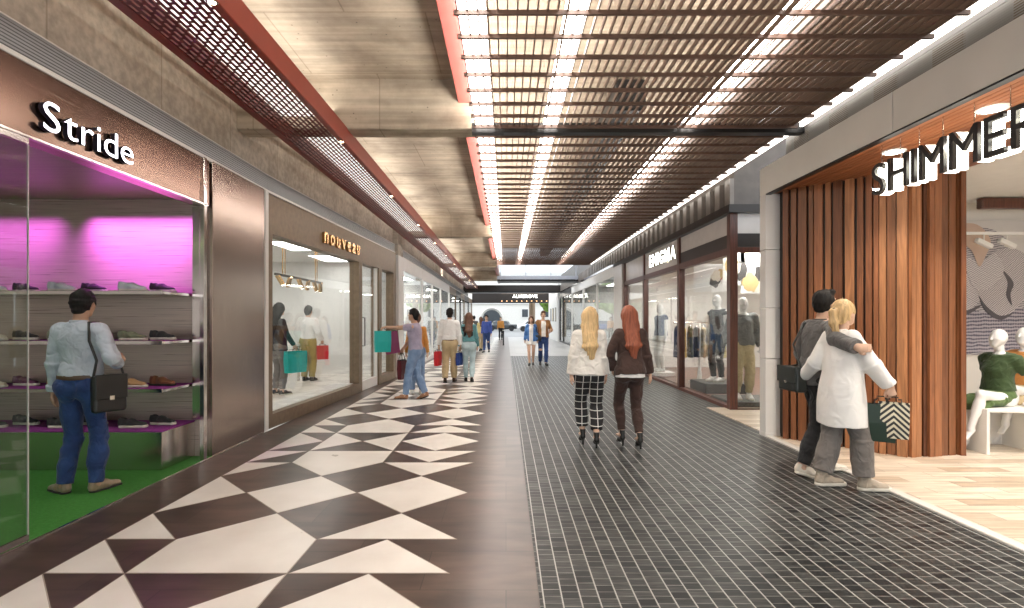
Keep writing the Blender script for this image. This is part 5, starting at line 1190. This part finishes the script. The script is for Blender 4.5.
# ================================================================== mahogany framed shop: sign, mannequins, clothes
t = empty('shop_sign', (3.74, 12.5, 2.9), label='white glowing letters on the glass transom of the mahogany framed shop', cat='sign')
sign(t, 'ENIGMA', (3.735, 13.55, 2.87), (0,-1,0), .30, 2.1, .03, emit('soft white letter', (1.0,.98,.88), 6), M_steel, off=.03, gap=.16, ref='E')
M_hood = cloth('grey hoodie', (.16,.165,.16), .15, 12); M_navy = cloth('navy vest', (.02,.035,.10), .15); M_track = cloth('khaki track pants', (.50,.42,.25), .1)
def podium(label, x, y, w, d, z, m): return tag(MB().box(x-w/2,x+w/2,y-d/2,y+d/2,.02,z,bev=.01).build('podium', m), label, 'podium')
M_pod = mat('dark grey stone podium', (.06,.058,.056), .5, var=.3, scale=20)
podium('flat dark podium under the mannequin in grey hoodie', 4.35, 9.35, 1.0, .9, .10, M_pod); podium('dark grey stone podium under the mannequin in dark trousers', 4.45, 10.9, .9, .9, .22, M_pod); podium('white podium under the mannequin in navy vest', 4.15, 14.0, .6, .6, .12, M_white)
mk = lambda label, loc, hdg, wear, sh_, seed, **k: person('mannequin', label, 'mannequin', loc, hdg, 1.80, 'm', .011, skin=M_mann, face=False, hair=None, wear=wear, shoes=sh_, seed=seed, **k)
W_ = ('sneaker', M_white, M_solew)
mk('white mannequin in grey hoodie and khaki track pants by the corner glass', (4.22,9.3,.104), 170, (('trousers', M_track, dict(r=(.105,.08,.06), len=.92, top=1.0, wr=1.5)), ('shirt', M_hood, dict(hem=.92, t=.026, loose=.012, collar=1, wr=1.6))), W_, 91, wr=((.27,.10,.92),(-.27,.08,.9)))
mk('white mannequin in charcoal top and dark trousers on the stone podium', (4.42,10.9,.224), 120, (('trousers', M_blackc, dict(len=.95, top=1.0)), ('tee', cloth('charcoal vest', (.10,.10,.105)), dict(hem=.95, sleeve=.1))), W_, 92)
mk('white mannequin in navy vest and pale trousers behind the glowing letters', (4.15,14.0,.124), 110, (('trousers', M_wjack, dict(len=.95, top=1.0)), ('tee', M_navy, dict(hem=.93, t=.028, sleeve=.1))), W_, 93)
t = empty('clothes_rail', (4.6, 12.4, .02), label='steel clothes rail with round white base in the mahogany framed shop', cat='clothes rail')
MB().tube([(-.62,0,1.42),(.62,0,1.42)], .014, 8).build('bar', M_steel, t); MB().lathe([(0,0),(.26,0),(.26,.03),(.06,.06),(.03,.4),(.022,1.42),(0,1.43)], n=20).build('stand', M_white, t)
for i, (cn, cc) in enumerate((('navy', (.02,.035,.10)),('mustard', (.50,.33,.06)),('dark olive', (.06,.065,.03)),('charcoal', (.05,.05,.055)),('sand', (.52,.42,.28)),('pale straw', (.60,.53,.34)),('stone', (.42,.38,.32)),('straw yellow', (.58,.50,.20)))):
    garment('hanging_garment', '%s garment on the steel rail in the mahogany framed shop' % cn, 'garment', (4.06+.155*i, 12.4, 1.462), 78, cloth(cn+' rail cloth', cc), .40, .74, 'clothes on the steel rail', seed=20+i)
t = empty('display_table', (6.0, 10.4, .02), label='white display table in the mahogany framed shop behind the mannequins', cat='table')
MB().box(-.8,.8,-.4,.4,.80,.85,bev=.005).build('tabletop', M_white, t)
for sx in (-.72,.72): MB().box(sx-.03,sx+.03,-.36,.36,0,.80).build('leg_panel', M_white, t)
for i, cn in enumerate(('grey','olive','cream','black')):
    o = MB().box(-.16,.16,-.13,.13,0,.035,bev=.012).box(-.157,.163,-.128,.132,.036,.07,bev=.012).box(-.161,.158,-.131,.129,.071,.105,bev=.012).build('folded_knitwear', SM[cn]); o.location = (5.42+.38*i,10.4,.871); tag(o, 'stack of folded %s knitwear on the display table behind the mannequins' % cn, 'clothing', 'folded knitwear behind the mannequins')
# hanging prints
def hang_print(label, x, y, w, h_, z, cols):
    t = empty('hanging_print', (x, y, z), R(0), label, 'print'); MB().box(-w/2,w/2,-.012,.012,0,h_,bev=.003).build('print_board', M_white, t)
    r = random.Random(int(x*100)); 
    for k in range(4):
        cx, cz, rr = r.uniform(-.3,.3)*w, r.uniform(.25,.7)*h_, r.uniform(.16,.28)*h_; n = 14
        P = [(cx+rr*r.uniform(.6,1.1)*math.cos(6.283*i/n)*.8, cz+rr*r.uniform(.6,1.1)*math.sin(6.283*i/n)) for i in range(n)]
        vs = [(a, -.0135-.001*k, min(max(b,.02),h_-.02)) for a, b in P]; MB().add(vs, [tuple(range(n))]).build('printed_shape', cols[k % len(cols)], t)
    for sx in (-.4,.4): MB().tube([(sx*w,0,h_),(sx*w,0,2.98-z)], .004, 5).build('wire', M_steel, t)
pc = [mat('print rust', (.38,.10,.06), .6), mat('print ochre', (.52,.38,.18), .6), mat('print charcoal', (.05,.045,.045), .6), mat('print bone', (.66,.60,.50), .6)]
hang_print('hanging print with rust and charcoal shapes behind the shop glass', 4.55, 11.6, .75, .62, 2.12, pc); hang_print('hanging print with ochre and bone shapes near the corner glass', 4.75, 9.9, .62, .78, 2.0, [pc[1],pc[3],pc[2]])
o = hang_print('hanging ochre print of rounded shapes above the grey hoodie mannequin', 4.32, 9.9, .42, .7, 2.15, [pc[1],pc[2],pc[3]])
t = empty('wall_shelving', (8.95, 12, .02), label='tall white shelving along the back wall of the mahogany framed shop', cat='shelving')
for z in (.4,.9,1.4,1.9): MB().box(-.4,0,-3,3,z,z+.04).build('shelf', M_white, t)
for y in (-3,-1,1,3): MB().box(-.4,0,y-.02,y+.02,0,2.3).build('upright', M_white, t)

# ================================================================== far end
t = empty('portal_sign', (1.25, 44.1, 3.35), label='pale letters across the dark portal beam at the street end', cat='sign')
sign(t, 'ALMGROVE', (.55, 44.18, 3.38), (1,0,0), .28, 2.1, .03, emit('portal letter', (1,.98,.92), 3), M_steel, off=.02, gap=.1, ref='E')
t = empty('portal_lights', (1.25, 44.18, 3.1), label='row of small warm bulbs along the dark portal beam', cat='light')
for k in range(12): MB().lathe([(0,-.05),(.05,-.02),(.05,.02),(0,.05)], c=(-1.6+.42*k,-.06,0), n=8).build('bulb', emit('warm bulb', (1,.55,.25), 2) if k == 0 else bpy.data.materials['warm bulb'], t)
# opposite building
M_render = mat('white render wall', (.80,.78,.74), .8, var=.04); M_win = mat('dark window pane', (.05,.06,.07), .15); M_tree = mat('yellow green leaves', (.17,.28,.05), .8, var=.5, scale=3, bump=.6); M_bark = mat('bark', (.10,.07,.05), .9)  # leaves vary at random around one yellow green
t = empty('building', (2, 88, 0), label='white rendered street building with rows of small windows and an arched doorway', cat='building')
MB().box(-28,26,0,8,-.03,9.5).build('wall', M_render, t); MB().box(-28.3,26.3,-.3,.1,4.2,4.5).build('string_course', M_white, t)
for k in range(14):
    for z in (1.9, 5.4):
        if abs(-24+3.6*k+4.4) < 2.6 and z < 3: continue
        f = MB().box(-24.6+3.6*k,-23.4+3.6*k,-.12,0,z,z+1.5).build('window', M_white, t); MB().box(-24.5+3.6*k,-23.5+3.6*k,-.14,-.12,z+.1,z+1.4).build('pane', M_win, f)
ap = [(1.5*math.cos(a), 1.7+1.5*math.sin(a)) for a in np.linspace(0, math.pi, 16)]+[(-1.5,0),(1.5,0)]
MB().add([(x-4.4,-.13,z) for x, z in ap]+[(x-4.4,-.02,z) for x, z in ap], [tuple(range(18)), tuple(range(35,17,-1))]+[(i,18+i,18+(i+1)%18,(i+1)%18) for i in range(18)]).build('arched_door', M_win, t)
ar_ = [(1.85*math.cos(a)-4.4, -.15, 1.7+1.85*math.sin(a)) for a in np.linspace(0, math.pi, 16)]; MB().tube(ar_, .18, 6).build('arch_surround', M_offw, t)
def tree(label, x, y, hgt, r, seed):
    t = empty('street_tree', (x,y,-.03), 0, label, 'tree', 'street trees'); rr = np.random.default_rng(seed); S = SDF((-r*1.4,-r*1.4,hgt*.35),(r*1.4,r*1.4,hgt*1.1), r/11)
    for k in range(16): d = rr.normal(size=3); d /= np.linalg.norm(d); c = V3((0,0,hgt*.72))+d*V3((r*.65,r*.65,hgt*.2)); S.ell(c, V3((1,1,.8))*r*rr.uniform(.3,.5), k=r*.12)
    S.wrinkle(r*.05, 7/r, seed); sdf_obj('crown', S, M_tree, t, False); MB().tube([(0,0,0),(.05,0,hgt*.3),(0,0,hgt*.7)], [.16,.12,.06], 8).build('trunk', M_bark, t)
tree('leafy street tree left of the arched doorway', -7.6, 74, 6.5, 2.6, 1); tree('leafy street tree beside the bronze column at the street end', 6.4, 76, 6.0, 2.4, 2); tree('leafy street tree seen past the left shopfronts', -13.5, 70, 7, 3, 3); tree('leafy street tree seen through the right shopfronts', 13, 72, 7, 3, 4)
def car(label, x, y, m, seed):
    t = empty('parked_car', (x,y,-.03), 0, label, 'car', 'cars parked across the street'); S = SDF((-2.3,-.95,.1),(2.3,.95,1.6), .05)
    S.box((0,0,.62),(2.15,.86,.32),rnd=.16,k=.05); S.seg((-.75,0,.85),(.55,0,.85),(.62,.72),(.62,.72),k=.25,xd=(0,0,1))
    for sx in (-1.35,1.35):
        for sy in (-.88,.88): S.seg((sx,sy-.14,.34),(sx,sy+.14,.34),.40,sub=True)
    S.clip((0,0,1.42),(0,0,1)); S.clip((0,0,.22),(0,0,-1)); sdf_obj('car_body', S, m, t)
    for sy in (-1,1): MB().add([(-1.15,sy*.74,.98),(.95,sy*.74,.98),(.55,sy*.64,1.36),(-.8,sy*.64,1.36)], [(0,1,2,3) if sy < 0 else (3,2,1,0)]).build('side_window', M_win, t)
    for sx in (-1.35,1.35):
        for sy in (-.84,.84): MB().tube([(sx,sy-.1,.34),(sx,sy+.1,.34)], .34, 16).build('wheel', M_black, t)
car('dark parked car in front of the arched doorway', -.6, 72, mat('dark car paint', (.04,.045,.05), .2, coat=.6), 1); car('white parked car beside the bronze column', 3.6, 69.5, mat('white car paint', (.75,.75,.74), .2, coat=.6), 2); car('blue parked car seen past the far left shopfronts', -5.2, 71, mat('blue car paint', (.03,.08,.30), .2, coat=.6), 3)
t = empty('bollard', (-.15, 31, 0), label='thin dark bollard at the middle of the far walkway', cat='bollard'); MB().lathe([(0,0),(.07,0),(.07,.02),(.045,.03),(.045,.95),(.03,1.0),(0,1.0)], n=14).build('post', M_black, t); MB().lathe([(.047,.86),(.047,.92)], n=14).build('band', M_white, t)
# framed pictures on the white wall beside the portal
for k in range(3):
    t = empty('wall_picture', (3.615, 38.0+2*k, 1.9), label='dark framed picture on the far white wall, %s from the clear glass shops' % ordinal(k), cat='picture', group='pictures on the far white wall'); MB().box(-.03,0,-.35,.35,-.5,.5).build('frame', M_black, t); MB().box(-.034,-.03,-.3,.3,-.45,.45).build('print', [pc[3],pc[1],M_grey][k], t)
# ================================================================== lamps, daylight, camera
def spot(loc, e, col=(1,.93,.82), ang=80, tgt=None, size=.04, blend=.6):
    l = bpy.data.lights.new('spot', 'SPOT'); l.energy = e; l.color = col; l.spot_size = R(ang); l.spot_blend = blend; l.shadow_soft_size = size
    o = bpy.data.objects.new('spot_light', l); COL.objects.link(o); o.location = loc
    if tgt: o.rotation_euler = (Vector(tgt)-Vector(loc)).to_track_quat('-Z', 'Y').to_euler()
    return o
def area(loc, e, sx, sy, tgt, col=(1,.96,.9)):
    l = bpy.data.lights.new('area', 'AREA'); l.shape = 'RECTANGLE'; l.size = sx; l.size_y = sy; l.energy = e; l.color = col
    o = bpy.data.objects.new('area_light', l); COL.objects.link(o); o.location = loc
    o.rotation_euler = (Vector(tgt)-Vector(loc)).to_track_quat('-Z', 'Y').to_euler(); return o
for y in (-.9, 1.0, 3.0, 4.03, 5.06): spot((3.76, y, 3.10), 90, ang=120, size=.06)
for k in range(13): spot((-1.983, 3.52+2.757*k, 3.62), 85, (1,.90,.76), ang=100, tgt=(3.0, 3.52+2.757*k, .9))
for x, e in ((-3.95, 120), (-5.5, 50), (-6.9, 90)):
    a = area((x, 5.50, 2.81), e*.2, 1.2, .04, (x, 5.745, 2.25), (.85,.16,1.0)); a.data.spread = R(64)
a = area((-2.3, 17, 4.07), 170, .4, 40, (-2.3, 17, 6), (1,.94,.86))  # added unseen uplight over the tray, brightens the concrete slab
area((-2.93, 24, 3.52), 280, .05, 34, (-3.25, 24, 4.0), (1,.94,.86)); area((-3.05, 2, 3.52), 85, .05, 9.5, (-3.30, 2, 4.1), (1,.92,.82))  # added wall washers without fixtures above the grille, brighten the upper wall
for x in (-4.0, -5.4, -6.8):
    for y in (1.5, 4.2): spot((x, y, 2.80), 26, (1,.95,.9), ang=110)
for x, y in ((5.6,3.2),(7.2,3.2),(5.9,5.0),(7.2,5.0),(6.2,1.2)): spot((x, y, 3.10), 170, (1,.95,.88), ang=125, size=.1)
w = bpy.data.worlds.new('sky'); SC.world = w; w.use_nodes = True
bg = w.node_tree.nodes['Background']; bg.inputs['Color'].default_value = (.90,.95,1.0,1); bg.inputs['Strength'].default_value = 2.0
cam = bpy.data.cameras.new('camera'); co = bpy.data.objects.new('camera', cam); COL.objects.link(co)
co.location = (0, 0, 1.5); co.rotation_euler = (math.pi/2, 0, 0)
cam.sensor_fit = 'HORIZONTAL'; cam.sensor_width = 36; cam.lens = 522/1024*36; cam.shift_x = 6/1024; cam.shift_y = 16/1024
cam.clip_start = .05; cam.clip_end = 300
SC.camera = co
SC.view_settings.view_transform = 'Standard'; SC.view_settings.look = 'None'; SC.view_settings.gamma = 1; SC.view_settings.exposure = .22
SC.view_settings.use_curve_mapping = False
SC.cycles.use_denoising = True
SC.cycles.max_bounces = 8; SC.cycles.diffuse_bounces = 4; SC.cycles.glossy_bounces = 4; SC.cycles.transparent_max_bounces = 16; SC.cycles.transmission_bounces = 4
SC.cycles.sample_clamp_indirect = 6
SC.cycles.caustics_reflective = False; SC.cycles.caustics_refractive = False
